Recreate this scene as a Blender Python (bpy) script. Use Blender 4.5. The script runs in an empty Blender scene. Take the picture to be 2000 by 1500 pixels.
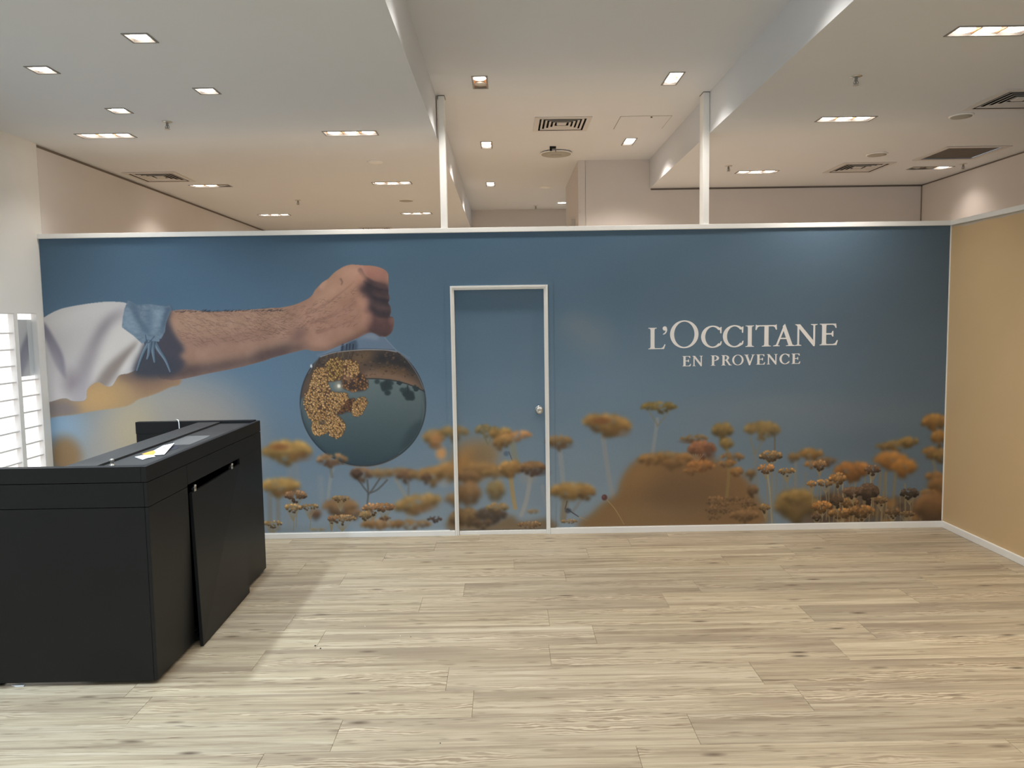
import bpy, bmesh, math, random
import numpy as np
from mathutils import Matrix, Vector

S = bpy.context.scene
COL = S.collection
# ------------------------------------------------------------------ camera
FPX, PITCH, YAW, ROLL, EYE = 1500.0, -0.0823, 0.0068, -0.0156, 1.7757
def cam_axes():
    f = np.array([math.sin(YAW)*math.cos(PITCH), math.cos(YAW)*math.cos(PITCH), math.sin(PITCH)])
    r = np.array([math.cos(YAW), -math.sin(YAW), 0.0]); u = np.cross(r, f)
    c, s = math.cos(ROLL), math.sin(ROLL)
    return c*r+s*u, -s*r+c*u, f
CR, CU, CF = cam_axes()
cam = bpy.data.cameras.new('camera'); co = bpy.data.objects.new('camera', cam); COL.objects.link(co)
cam.sensor_width = 36.0; cam.sensor_fit = 'HORIZONTAL'; cam.lens = 36.0*FPX/2000.0
cam.clip_start = 0.05; cam.clip_end = 200
co.matrix_world = Matrix(((CR[0], CU[0], -CF[0], 0), (CR[1], CU[1], -CF[1], 0), (CR[2], CU[2], -CF[2], EYE), (0, 0, 0, 1)))
S.camera = co
# ------------------------------------------------------------------ colour management, world
S.view_settings.view_transform = 'Standard'; S.view_settings.look = 'None'
S.view_settings.gamma = 1.0; S.view_settings.use_curve_mapping = False
S.view_settings.exposure = 0.17
w = bpy.data.worlds.new('mall_ambience'); S.world = w; w.use_nodes = True
bgn = w.node_tree.nodes['Background']; bgn.inputs[0].default_value = (0.70, 0.85, 1.0, 1); bgn.inputs[1].default_value = 0.95
# lamp powers (W)
P_FRONT, P_REAR, P_MID, P_COOL = 62.0, 180.0, 60.0, 290.0
C_WARM, C_NEUT, C_COOL = (1.0, 0.87, 0.77), (1.0, 0.95, 0.88), (0.72, 0.87, 1.0)
PANEL_GLOW = 0.92
MURAL_GAIN = 1.19

# ------------------------------------------------------------------ main dimensions (metres)
D, XL, XR = 6.277, -3.747, 3.6247        # mural wall, left wall, right partition
ZL, ZC = 3.25, 3.57                      # lowered and raised ceiling
SX0, SX1 = -0.53, 1.658                  # soffit faces
YF, YB = -1.6, 12.65                     # shop front, far wall
YR = 8.86                                # rear right wall
ZT = 2.5269; ZM = 2.489                  # top of partition trim, its lower edge

def at(px, py, axis, val):
    d = CF + (px-1000.0)/FPX*CR + (750.0-py)/FPX*CU
    o = (0.0, 0.0, EYE); t = (val-o[axis])/d[axis]
    return Vector((t*d[0], t*d[1], EYE+t*d[2]))

# ------------------------------------------------------------------ helpers
def lin(c):
    return tuple(((v/255.0)/12.92 if v/255.0 <= 0.04045 else ((v/255.0+0.055)/1.055)**2.4) for v in c)
def mat(name, rgb, rough=0.6, metal=0.0, noise=0.0, nscale=6.0, bump=0.0, bscale=200.0, spec=0.5, emit=None, estr=0.0, coat=0.0):
    m = bpy.data.materials.new(name); m.use_nodes = True
    nt = m.node_tree; b = nt.nodes['Principled BSDF']
    b.inputs['Roughness'].default_value = rough; b.inputs['Metallic'].default_value = metal
    b.inputs['Specular IOR Level'].default_value = spec; b.inputs['Coat Weight'].default_value = coat
    tc = nt.nodes.new('ShaderNodeTexCoord')
    n = nt.nodes.new('ShaderNodeTexNoise'); n.inputs['Scale'].default_value = nscale; n.inputs['Detail'].default_value = 5
    nt.links.new(tc.outputs['Object'], n.inputs['Vector'])
    mx = nt.nodes.new('ShaderNodeMix'); mx.data_type = 'RGBA'
    mx.inputs[6].default_value = tuple(v*(1-noise) for v in rgb)+(1,)
    mx.inputs[7].default_value = tuple(min(1, v*(1+noise)) for v in rgb)+(1,)
    nt.links.new(n.outputs['Fac'], mx.inputs[0]); nt.links.new(mx.outputs[2], b.inputs['Base Color'])
    if bump > 0:
        n2 = nt.nodes.new('ShaderNodeTexNoise'); n2.inputs['Scale'].default_value = bscale; n2.inputs['Detail'].default_value = 3
        nt.links.new(tc.outputs['Object'], n2.inputs['Vector'])
        bp = nt.nodes.new('ShaderNodeBump'); bp.inputs['Strength'].default_value = bump; bp.inputs['Distance'].default_value = 0.002
        nt.links.new(n2.outputs['Fac'], bp.inputs['Height']); nt.links.new(bp.outputs['Normal'], b.inputs['Normal'])
    if emit:
        b.inputs['Emission Color'].default_value = emit+(1,); b.inputs['Emission Strength'].default_value = estr
    return m

def link(name, bm, m, parent=None, loc=(0, 0, 0), smooth=False, rot=None):
    me = bpy.data.meshes.new(name)
    bmesh.ops.recalc_face_normals(bm, faces=bm.faces)
    bm.to_mesh(me); bm.free()
    for x in (m if isinstance(m, (list, tuple)) else [m]):
        me.materials.append(x)
    if smooth:
        for p in me.polygons: p.use_smooth = True
    o = bpy.data.objects.new(name, me); COL.objects.link(o)
    o.location = loc
    if rot: o.rotation_euler = rot
    if parent: o.parent = parent
    return o
def empty(name, loc=(0, 0, 0)):
    o = bpy.data.objects.new(name, None); COL.objects.link(o); o.location = loc; o.empty_display_size = 0.1
    return o
def tag(o, label=None, cat=None, group=None, kind=None):
    for k, v in (('label', label), ('category', cat), ('group', group), ('kind', kind)):
        if v: o[k] = v
    return o
def struct(o, label=None):
    o['kind'] = 'structure'
    if label: o['label'] = label
    return o
def box(bm, x0, x1, y0, y1, z0, z1, bev=0.0):
    r = bmesh.ops.create_cube(bm, size=1.0)
    vs = r['verts']
    bmesh.ops.scale(bm, vec=(x1-x0, y1-y0, z1-z0), verts=vs)
    bmesh.ops.translate(bm, vec=((x0+x1)/2, (y0+y1)/2, (z0+z1)/2), verts=vs)
    if bev > 0:
        es = list({e for v in vs for e in v.link_edges})
        bmesh.ops.bevel(bm, geom=es, offset=bev, segments=2, affect='EDGES', profile=0.6)
def bx(*boxes, bev=0.0):
    bm = bmesh.new()
    for b in boxes: box(bm, *b, bev=bev)
    return bm
def lathe(bm, prof, n=24, axis='Z', loc=(0, 0, 0)):
    rings = []
    for r, h in prof:
        ring = []
        for i in range(n):
            a = 2*math.pi*i/n; c, s = r*math.cos(a), r*math.sin(a)
            p = (c, s, h) if axis == 'Z' else (c, -h, s)       # 'Y': profile height runs towards -Y
            ring.append(bm.verts.new((p[0]+loc[0], p[1]+loc[1], p[2]+loc[2])))
        rings.append(ring)
    for a, b in zip(rings, rings[1:]):
        for i in range(n):
            bm.faces.new((a[i], a[(i+1) % n], b[(i+1) % n], b[i]))
    bm.faces.new(rings[0]); bm.faces.new(rings[-1])
def tube(bm, pts, r, n=8):
    rings = []
    pts = [Vector(p) for p in pts]
    for i, p in enumerate(pts):
        t = (pts[min(i+1, len(pts)-1)]-pts[max(i-1, 0)]).normalized()
        a = t.orthogonal().normalized(); b = t.cross(a)
        rings.append([bm.verts.new(p+r*(math.cos(2*math.pi*k/n)*a+math.sin(2*math.pi*k/n)*b)) for k in range(n)])
    for A, B in zip(rings, rings[1:]):
        best = min(range(n), key=lambda s: (B[s].co-A[0].co).length)
        for i in range(n):
            bm.faces.new((A[i], A[(i+1) % n], B[(i+1+best) % n], B[(i+best) % n]))
    bm.faces.new(rings[0]); bm.faces.new(rings[-1])
def sheet_holes(x0, x1, y0, y1, z, holes):
    """flat ceiling sheet with rectangular holes"""
    bm = bmesh.new()
    xs = sorted({x0, x1, *[h[0] for h in holes], *[h[1] for h in holes]})
    ys = sorted({y0, y1, *[h[2] for h in holes], *[h[3] for h in holes]})
    V = {}
    def v(i, j):
        if (i, j) not in V: V[(i, j)] = bm.verts.new((xs[i], ys[j], z))
        return V[(i, j)]
    for i in range(len(xs)-1):
        for j in range(len(ys)-1):
            cx, cy = (xs[i]+xs[i+1])/2, (ys[j]+ys[j+1])/2
            if any(h[0] < cx < h[1] and h[2] < cy < h[3] for h in holes): continue
            bm.faces.new((v(i, j), v(i+1, j), v(i+1, j+1), v(i, j+1)))
    r = bmesh.ops.extrude_face_region(bm, geom=bm.faces[:])
    bmesh.ops.translate(bm, vec=(0, 0, 0.012), verts=[g for g in r['geom'] if isinstance(g, bmesh.types.BMVert)])
    return bm

# ------------------------------------------------------------------ materials
M = {}
M['ceil'] = mat('ceiling_paint', (0.735, 0.755, 0.785), 0.85, noise=0.012, bump=0.05, bscale=350, spec=0.25)
M['wall'] = mat('wall_paint', (0.84, 0.82, 0.78), 0.75, noise=0.015, bump=0.06, bscale=300, spec=0.3)
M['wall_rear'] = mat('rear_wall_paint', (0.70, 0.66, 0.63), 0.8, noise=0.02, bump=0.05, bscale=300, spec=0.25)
M['white'] = mat('white_powder_coat', (0.90, 0.89, 0.86), 0.42, noise=0.02, nscale=9)
M['gap'] = mat('shadow_gap', (0.10, 0.085, 0.07), 0.9)
M['gapwall'] = mat('recess_shadow_trim', (0.26, 0.215, 0.18), 0.9)  # shade of the wall and ceiling gaps is put into this colour
M['black'] = mat('black_laminate', (0.0085, 0.0088, 0.0095), 0.46, noise=0.25, nscale=5, bump=0.02, bscale=500, spec=0.32)
M['inside'] = mat('dark_inside', (0.006, 0.006, 0.007), 0.8)
M['steel'] = mat('satin_steel', (0.62, 0.60, 0.56), 0.28, metal=1.0, noise=0.05)
M['gold'] = mat('gilt_reflector', (0.62, 0.42, 0.27), 0.4, metal=0.7, noise=0.05)
M['bezel'] = mat('bezel_grey', (0.26, 0.25, 0.235), 0.45)
M['bulb'] = mat('lit_lamp', (0.9, 0.9, 0.9), 0.4, emit=(1.0, 0.95, 0.86), estr=9.0)
M['bulb_off'] = mat('unlit_lamp', (0.55, 0.53, 0.48), 0.25, metal=0.4)
M['vent'] = mat('vent_enamel', (0.62, 0.60, 0.58), 0.45, noise=0.05)
M['ventdark'] = mat('vent_inside', (0.03, 0.028, 0.026), 0.9)  # dark tone stands in for the shade between the louvres
M['grille'] = mat('filter_mesh', (0.13, 0.115, 0.10), 0.85, noise=0.2, nscale=12, bump=0.6, bscale=900)
M['speaker'] = mat('speaker_mesh', (0.42, 0.40, 0.35), 0.7, noise=0.05, bump=0.5, bscale=800)
M['paper'] = mat('white_paper', (0.82, 0.82, 0.82), 0.7, noise=0.02)
M['letter'] = mat('white_vinyl', (0.94, 0.92, 0.91), 0.5, noise=0.01)
M['glow'] = mat('backlit_acrylic', (0.85, 0.85, 0.84), 0.4, emit=(1.0, 0.985, 0.95), estr=PANEL_GLOW)
M['ledge'] = mat('white_acrylic_ledge', (0.80, 0.77, 0.75), 0.35, noise=0.02)
M['mirror'] = mat('mirror_glass', (0.80, 0.83, 0.84), 0.02, metal=1.0)

def wood():
    m = bpy.data.materials.new('grey_oak_plank'); m.use_nodes = True
    nt = m.node_tree; N = nt.nodes; L = nt.links; b = N['Principled BSDF']
    b.inputs['Roughness'].default_value = 0.42; b.inputs['Specular IOR Level'].default_value = 0.4
    tc = N.new('ShaderNodeTexCoord'); oi = N.new('ShaderNodeObjectInfo')
    vm = N.new('ShaderNodeVectorMath'); vm.operation = 'SCALE'; vm.inputs[0].default_value = (37.0, 53.0, 11.0)
    L.new(oi.outputs['Random'], vm.inputs['Scale'])
    ad = N.new('ShaderNodeVectorMath'); ad.operation = 'ADD'
    L.new(tc.outputs['Object'], ad.inputs[0]); L.new(vm.outputs[0], ad.inputs[1])
    def mp(sx, sy):
        k = N.new('ShaderNodeMapping'); k.inputs['Scale'].default_value = (sx, sy, 1); L.new(ad.outputs[0], k.inputs['Vector']); return k
    def noise(sx, sy, det=6, rough=0.6, dist=0.0):
        k = mp(sx, sy); n = N.new('ShaderNodeTexNoise'); n.inputs['Scale'].default_value = 1; n.inputs['Detail'].default_value = det
        n.inputs['Roughness'].default_value = rough; n.inputs['Distortion'].default_value = dist
        L.new(k.outputs[0], n.inputs['Vector']); return n.outputs['Fac']
    def ramp(fac, stops):
        r = N.new('ShaderNodeValToRGB'); e = r.color_ramp.elements
        while len(e) < len(stops): e.new(0.5)
        for k, (p, c) in zip(e, stops): k.position = p; k.color = tuple(c)+(1,)
        L.new(fac, r.inputs[0]); return r.outputs[0]
    def mix(fac, a, bb, mode='MIX'):
        x = N.new('ShaderNodeMix'); x.data_type = 'RGBA'; x.blend_type = mode
        for s, val in ((0, fac), (6, a), (7, bb)):
            if isinstance(val, (int, float)): x.inputs[s].default_value = val
            elif isinstance(val, tuple): x.inputs[s].default_value = val+(1,)
            else: L.new(val, x.inputs[s])
        return x.outputs[2]
    streak = noise(0.75, 24, 8, 0.68, 0.5)
    base = ramp(streak, [(0.28, lin((134, 117, 98))), (0.41, lin((176, 159, 134))), (0.53, lin((201, 185, 158))), (0.70, lin((222, 209, 184)))])
    fine = noise(5, 190, 4, 0.7)
    base = mix(0.30, base, ramp(fine, [(0.36, (0.42, 0.38, 0.33)), (0.54, (1, 1, 1))]), 'MULTIPLY')
    # long darker heart bands
    band = noise(0.55, 6.5, 4, 0.55, 0.5)
    base = mix(ramp(band, [(0.50, (0, 0, 0)), (0.66, (0.8, 0.8, 0.8))]), base, lin((160, 143, 122)))
    # cathedral figure
    k = mp(1.6, 6.0); wv = N.new('ShaderNodeTexWave'); wv.wave_type = 'RINGS'; wv.inputs['Scale'].default_value = 2.6
    wv.inputs['Distortion'].default_value = 11.0; wv.inputs['Detail'].default_value = 3.0; wv.inputs['Detail Scale'].default_value = 1.3
    L.new(k.outputs[0], wv.inputs['Vector'])
    cm = noise(1.1, 7.5, 2, 0.5)
    cmr = ramp(cm, [(0.54, (0, 0, 0)), (0.62, (0.75, 0.75, 0.75))])
    base = mix(cmr, base, mix(ramp(wv.outputs['Fac'], [(0.25, (0, 0, 0)), (0.75, (1, 1, 1))]), lin((160, 140, 116)), lin((222, 206, 178))))
    # knots
    k = mp(2.3, 8.0); vo = N.new('ShaderNodeTexVoronoi'); vo.inputs['Scale'].default_value = 1.0; L.new(k.outputs[0], vo.inputs['Vector'])
    base = mix(ramp(vo.outputs['Distance'], [(0.03, (0.9, 0.9, 0.9)), (0.15, (0, 0, 0))]), base, lin((98, 80, 64)))
    # short dark flecks along the grain
    k = mp(7.0, 60.0); v2 = N.new('ShaderNodeTexVoronoi'); v2.inputs['Scale'].default_value = 1.0; L.new(k.outputs[0], v2.inputs['Vector'])
    sel = noise(3.0, 14, 2, 0.5)
    fl = mix(1.0, ramp(v2.outputs['Distance'], [(0.10, (0.8, 0.8, 0.8)), (0.34, (0, 0, 0))]), ramp(sel, [(0.50, (0, 0, 0)), (0.58, (1, 1, 1))]), 'MULTIPLY')
    base = mix(fl, base, lin((122, 104, 84)))
    # plank to plank tone
    tone = ramp(oi.outputs['Random'], [(0.0, (0.74, 0.74, 0.74)), (0.35, (0.88, 0.88, 0.88)), (0.7, (0.80, 0.79, 0.77)), (1.0, (0.92, 0.92, 0.90))])
    base = mix(1.0, base, tone, 'MULTIPLY')
    L.new(base, b.inputs['Base Color'])
    bp = N.new('ShaderNodeBump'); bp.inputs['Strength'].default_value = 0.08; bp.inputs['Distance'].default_value = 0.001
    L.new(fine, bp.inputs['Height']); L.new(bp.outputs['Normal'], b.inputs['Normal'])
    return m
M['wood'] = wood()

def tan_wall():
    m = mat('tan_board', lin((208, 180, 138)), 0.65, noise=0.04, nscale=3, bump=0.1, bscale=400)
    nt = m.node_tree; N = nt.nodes; L = nt.links; b = N['Principled BSDF']
    src = b.inputs['Base Color'].links[0].from_socket
    tc = N.new('ShaderNodeTexCoord'); sep = N.new('ShaderNodeSeparateXYZ'); L.new(tc.outputs['Object'], sep.inputs[0])
    n = N.new('ShaderNodeTexNoise'); n.inputs['Scale'].default_value = 3.2; n.inputs['Detail'].default_value = 4; L.new(tc.outputs['Object'], n.inputs['Vector'])
    a = N.new('ShaderNodeMath'); a.operation = 'MULTIPLY_ADD'; a.inputs[1].default_value = 0.055; L.new(n.outputs['Fac'], a.inputs[0]); L.new(sep.outputs[2], a.inputs[2])
    g = N.new('ShaderNodeMath'); g.operation = 'GREATER_THAN'; g.inputs[1].default_value = 2.489+0.008; L.new(a.outputs[0], g.inputs[0])
    mx = N.new('ShaderNodeMix'); mx.data_type = 'RGBA'; mx.inputs[7].default_value = lin((196, 184, 168))+(1,)
    L.new(g.outputs[0], mx.inputs[0]); L.new(src, mx.inputs[6]); L.new(mx.outputs[2], b.inputs['Base Color'])
    return m
M['tan'] = tan_wall()
# ------------------------------------------------------------------ the printed mural, painted as flat print
TW, TH = 2400, 818
MX0, MX1, MZ0, MZ1 = -3.76, 3.64, 0.0, 2.522
def paint_mural():
    rs = np.random.RandomState(5)
    yy, xx = np.mgrid[0:TH, 0:TW].astype(np.float32)
    def T(pts):
        out = []
        for p in pts:
            q = at(p[0], p[1], 1, D)
            out.append(((q[0]-MX0)/(MX1-MX0)*TW, (MZ1-q[2])/(MZ1-MZ0)*TH))
        return np.array(out, np.float32)
    K = 1.357
    a2 = lambda s, ox, oy: (lambda pts: [(ox+x/s, oy+y/s) for x, y in pts])
    z1 = a2(3.191, 0, 450); z2 = a2(3.3325, 500, 480); z3 = a2(2.857, 500, 780); z4 = a2(2.564, 1080, 760)
    def box1(a, r, ax):
        n = a.shape[ax]
        r = int(min(r, n-1))
        if r < 1: return a
        pad = [(0, 0)]*a.ndim; pad[ax] = (r+1, r)
        c = np.cumsum(np.pad(a, pad, mode='edge'), axis=ax, dtype=np.float64)
        i1 = [slice(None)]*a.ndim; i0 = [slice(None)]*a.ndim
        i1[ax] = slice(2*r+1, 2*r+1+n); i0[ax] = slice(0, n)
        return ((c[tuple(i1)]-c[tuple(i0)])/(2*r+1)).astype(np.float32)
    def blur(a, s):
        if s < 0.5: 
            return a
        if s < 1.0:
            for ax in (0, 1):
                a = 0.5*a+0.25*(np.roll(a, 1, ax)+np.roll(a, -1, ax))
            return a
        r = max(1, int(round(s*0.95)))
        for _ in range(3):
            a = box1(box1(a, r, 0), r, 1)
        return a
    def spline(P, closed=True, k=6):
        P = np.asarray(P, np.float32); n = len(P); out = []
        for i in range(n if closed else n-1):
            if closed: p0, p1, p2, p3 = P[(i-1) % n], P[i], P[(i+1) % n], P[(i+2) % n]
            else: p0, p1, p2, p3 = P[max(i-1, 0)], P[i], P[i+1], P[min(i+2, n-1)]
            for t in np.linspace(0, 1, k, endpoint=False):
                out.append(0.5*(2*p1+(p2-p0)*t+(2*p0-5*p1+4*p2-p3)*t*t+(3*p1-p0-3*p2+p3)*t**3))
        if not closed: out.append(P[-1])
        return np.array(out, np.float32)
    def bbox(P, pad):
        x0 = int(max(0, P[:, 0].min()-pad)); x1 = int(min(TW, P[:, 0].max()+pad+2))
        y0 = int(max(0, P[:, 1].min()-pad)); y1 = int(min(TH, P[:, 1].max()+pad+2))
        return (slice(y0, max(y1, y0+1)), slice(x0, max(x1, x0+1)))
    def poly(pts, soft=0.8, smooth=True):
        P = T(pts)
        if smooth: P = spline(P)
        sl = bbox(P, soft*4+3); X = xx[sl]; Y = yy[sl]
        m = np.zeros(X.shape, bool)
        n = len(P)
        ys = Y[:, 0]; xs = X[0]
        for i in range(n):
            (xa, ya), (xb, yb) = P[i], P[(i+1) % n]
            if ya == yb: continue
            lo, hi = min(ya, yb), max(ya, yb)
            rows = np.nonzero((ys >= lo) & (ys < hi))[0]
            if len(rows) == 0: continue
            xi = xa+(ys[rows]-ya)*(xb-xa)/(yb-ya)
            m[rows] ^= xs[None, :] < xi[:, None]
        return sl, blur(m.astype(np.float32), soft*K)
    def ell(c, rx, ry, soft=0.35, rot=0.0):
        q = T([c])[0]; rx *= K; ry *= K; R = max(rx, ry)*(1+soft)+3
        sl = bbox(np.array([q]), R); dx = xx[sl]-q[0]; dy = yy[sl]-q[1]
        if rot: dx, dy = dx*math.cos(rot)+dy*math.sin(rot), -dx*math.sin(rot)+dy*math.cos(rot)
        d = np.sqrt((dx/rx)**2+(dy/ry)**2)
        t = np.clip((1+soft-d)/(2*soft), 0, 1)
        return sl, t*t*(3-2*t)
    def stroke(pts, w0, w1=None, soft=0.8, curve=True):
        P = T(pts)
        if curve and len(P) > 2: P = spline(P, False, 5)
        w1 = w0 if w1 is None else w1
        sl = bbox(P, max(w0, w1)*K+soft*K*2+2); X = xx[sl]; Y = yy[sl]
        m = np.zeros(X.shape, np.float32); n = len(P)-1
        for i in range(n):
            a, b = P[i], P[i+1]; ab = b-a; L = float(ab@ab)+1e-6
            t = np.clip(((X-a[0])*ab[0]+(Y-a[1])*ab[1])/L, 0, 1)
            d = np.hypot(X-a[0]-t*ab[0], Y-a[1]-t*ab[1])
            r = (w0+(w1-w0)*(i+t)/n)*K*0.5
            m = np.maximum(m, np.clip((r-d)/(soft*K)+0.5, 0, 1))
        return sl, m
    img = np.zeros((TH, TW, 3), np.float32)
    def put(sm, col, al=1.0, clip=None):
        sl, m = sm
        if clip is not None: m = m*clip[sl]
        m = (m*al)[..., None]
        img[sl] = img[sl]*(1-m)+np.asarray(col, np.float32)*m
    def full(sm):
        o = np.zeros((TH, TW), np.float32); o[sm[0]] = sm[1]; return o
    def fbm(sx, sy, seed, octv=4):
        r = np.random.RandomState(seed); o = np.zeros((TH, TW), np.float32); a = 1.0; tot = 0
        for k in range(octv):
            nx, ny = max(2, int(TW/sx*2**k)), max(2, int(TH/sy*2**k))
            g = r.rand(ny+2, nx+2).astype(np.float32)
            fx = np.linspace(0, nx, TW); fy = np.linspace(0, ny, TH)
            ix = fx.astype(int); iy = fy.astype(int); tx = (fx-ix); ty = (fy-iy)
            tx = tx*tx*(3-2*tx); ty = (ty*ty*(3-2*ty))[:, None]
            top = g[iy][:, ix]*(1-tx)+g[iy][:, ix+1]*tx; bot = g[iy+1][:, ix]*(1-tx)+g[iy+1][:, ix+1]*tx
            o += a*(top*(1-ty)+bot*ty); tot += a; a *= 0.5
        return o/tot
    # ---- sky
    v = yy/TH; u = xx/TW
    top = np.array((66, 92, 114)); mid = np.array((98, 122, 143)); low = np.array((120, 133, 143))
    t = np.clip(v/0.5, 0, 1)[..., None]; t2 = np.clip((v-0.5)/0.45, 0, 1)[..., None]
    img[:] = top*(1-t)+mid*t
    img[:] = img*(1-t2)+low*t2
    r_ = np.clip((u-0.45)/0.5, 0, 1)[..., None]
    img[:] = img*(1-r_*0.62)+np.array((84, 97, 108))*r_*0.62
    l_ = np.clip(1-np.abs(u-0.62)/0.3, 0, 1)[..., None]; img[:] = img*(1+0.09*l_)  # mid-wall lift painted in to offset the weaker lamp light there
    cl = fbm(420, 200, 3)
    img += ((cl-0.5)*12)[..., None]*np.array((1, 1, 1.0))
    for c, rx, ry, al in (((1140, 645), 42, 30, .28), ((1165, 670), 30, 30, .2), ((1120, 630), 24, 18, .2), ((1590, 810), 220, 34, .22), ((1010, 560), 60, 20, .1), ((1500, 790), 120, 20, .15)):
        put(ell(c, rx, ry, 0.9), (128, 134, 140), al)
    # ---- far blurred glow lower left
    put(ell((310, 865), 165, 135, 0.45), (166, 158, 148), 0.85)
    put(ell((262, 842), 42, 60, 0.9), (186, 168, 132), 0.6)
    put(ell((420, 850), 90, 90, 0.8), (158, 146, 138), 0.5)
    put(ell((115, 835), 45, 40, 0.8), (136, 164, 190), 0.8)
    put(ell((113, 905), 22, 40, 0.7), (70, 92, 112), 0.7)
    put(ell((128, 890), 30, 38, 0.5), (136, 106, 70), 0.9)
    # ---- sleeve
    SL = z1([(250, 560), (275, 540), (330, 508), (400, 482), (530, 458), (650, 444), (720, 444), (790, 456), (800, 520), (860, 640), (900, 720), (880, 820), (860, 860), (800, 890), (740, 905), (700, 965), (660, 970), (610, 945), (560, 970), (540, 1000), (530, 1055), (450, 1062), (400, 1045), (305, 1070), (250, 1080)])
    s = poly(SL, 0.7); sc = full(s); put(s, (190, 186, 186))
    put(poly(z1([(262, 560), (330, 515), (520, 465), (720, 450), (790, 465), (600, 520), (420, 600), (330, 640)]), 14), (206, 203, 202), 0.8, sc)
    put(poly(z1([(268, 570), (330, 660), (390, 780), (410, 915), (405, 925), (345, 840), (290, 700), (265, 640)]), 2.2), (112, 108, 124), 0.95, sc)
    put(poly(z1([(775, 485), (650, 560), (560, 690), (500, 800), (440, 940), (440, 980), (520, 960), (590, 840), (640, 690), (690, 590), (775, 520)]), 7), (150, 143, 148), 0.9, sc)
    put(poly(z1([(740, 500), (640, 575), (570, 700), (560, 740), (640, 640), (700, 560)]), 6), (124, 118, 124), 0.6, sc)
    put(poly(z1([(540, 980), (580, 880), (640, 720), (720, 600), (770, 580), (860, 680), (740, 780), (640, 870), (570, 960)]), 8), (206, 200, 196), 0.85, sc)
    put(poly(z1([(860, 690), (760, 760), (660, 850), (590, 950), (560, 985), (650, 985), (720, 900), (760, 850), (850, 760)]), 5), (128, 116, 110), 0.85, sc)
    put(poly(z1([(880, 690), (870, 860), (820, 850), (745, 900), (740, 890), (780, 810), (840, 730)]), 3), (206, 201, 198), 0.95, sc)
    put(ell(z1([(430, 950)])[0], 16, 24, 0.9), (134, 126, 134), 0.7, sc)
    put(ell(z1([(330, 900)])[0], 20, 60, 0.9), (196, 190, 192), 0.6, sc)
    put(ell(z1([(505, 1020)])[0], 14, 40, 0.8, 0.3), (152, 146, 156), 0.6, sc)
    # ---- underside of the sleeve and elbow
    UN = z1([(250, 1065), (400, 1047), (450, 1062), (528, 1057), (545, 975), (610, 935), (690, 935), (735, 885), (850, 850), (1000, 870), (1120, 925), (1122, 950), (1105, 965), (1060, 975), (1000, 1003), (930, 1030), (860, 1052), (820, 1080), (760, 1100), (600, 1122), (470, 1145), (370, 1156), (250, 1166)])
    s = poly(UN, 0.8); s = (s[0], s[1]*(1-sc[s[0]]) if True else s[1]); uc = full(s); put(s, (166, 138, 104))
    put(poly(z1([(240, 1055), (440, 1055), (500, 1100), (470, 1160), (240, 1175)]), 9), (120, 112, 114), 0.95, uc)
    put(poly(z1([(740, 860), (1130, 880), (1130, 960), (1000, 1000), (880, 1030), (840, 960)]), 14), (132, 102, 86), 0.9, uc)
    put(poly(z1([(720, 890), (900, 850), (1080, 870), (1000, 930), (840, 940)]), 8), (96, 82, 80), 0.8, uc)
    put(ell(z1([(620, 1040)])[0], 40, 26, 0.9), (188, 152, 102), 0.8, uc)
    # ---- arm and hand
    AR = z1([(1000, 500), (1065, 500), (1130, 494), (1200, 495), (1300, 505), (1440, 500), (1600, 490)]) + z2([(0, 412), (90, 405), (150, 403), (210, 392), (270, 375), (350, 335), (385, 285), (410, 258), (435, 234), (470, 212), (510, 172), (560, 140), (600, 124), (640, 122), (690, 126), (760, 130), (820, 146), (852, 170), (860, 200), (860, 300), (866, 325), (868, 345), (860, 370), (874, 398), (876, 430), (870, 458), (886, 462), (896, 480), (895, 520), (885, 555), (865, 578), (835, 592), (800, 590), (770, 572), (740, 566), (700, 585), (650, 605), (600, 625), (540, 650), (480, 675), (440, 682), (380, 684), (320, 674), (250, 690), (150, 715), (60, 740), (0, 752)]) + z1([(1680, 800), (1500, 850), (1300, 890), (1120, 928), (1050, 930), (980, 900), (960, 700)])
    s = poly(AR, 0.7); ac = full(s); put(s, (156, 121, 103))
    put(poly(z1([(1060, 500), (1300, 512), (1600, 500), (1787, 488), (1787, 560), (1500, 600), (1250, 640), (1130, 620)]), 12), (168, 134, 112), 0.8, ac)
    put(poly(z1([(1120, 930), (1300, 892), (1500, 852), (1787, 772), (1787, 690), (1600, 760), (1400, 800), (1200, 830), (1000, 800), (960, 930)]), 8), (82, 68, 68), 0.92, ac)
    put(poly(z1([(1150, 750), (1300, 720), (1600, 690), (1787, 640), (1787, 720), (1500, 790), (1250, 820), (1170, 800)]), 9), (158, 124, 106), 0.7, ac)
    put(poly(z1([(1150, 690), (1400, 670), (1600, 640), (1600, 660), (1400, 695), (1180, 720)]), 6), (126, 92, 84), 0.55, ac)
    # hand planes
    put(poly(z2([(270, 390), (360, 335), (450, 235), (560, 150), (640, 125), (680, 160), (690, 240), (660, 300), (700, 380), (640, 470), (520, 560), (380, 580), (280, 520)]), 11), (171, 132, 114), 0.85, ac)
    put(poly(z2([(430, 260), (560, 160), (610, 170), (600, 260), (520, 380), (430, 420), (390, 360)]), 14), (182, 145, 125), 0.75, ac)
    put(poly(z2([(320, 670), (440, 680), (560, 640), (700, 580), (740, 560), (720, 480), (640, 540), (520, 610), (400, 610), (330, 600)]), 9), (152, 116, 99), 0.85, ac)
    put(poly(z2([(330, 676), (440, 686), (600, 630), (740, 570), (720, 545), (600, 600), (460, 655), (350, 655)]), 4), (104, 78, 72), 0.8, ac)
    put(poly(z2([(0, 755), (150, 718), (320, 676), (310, 630), (180, 660), (0, 690)]), 7), (90, 72, 70), 0.85, ac)
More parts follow.
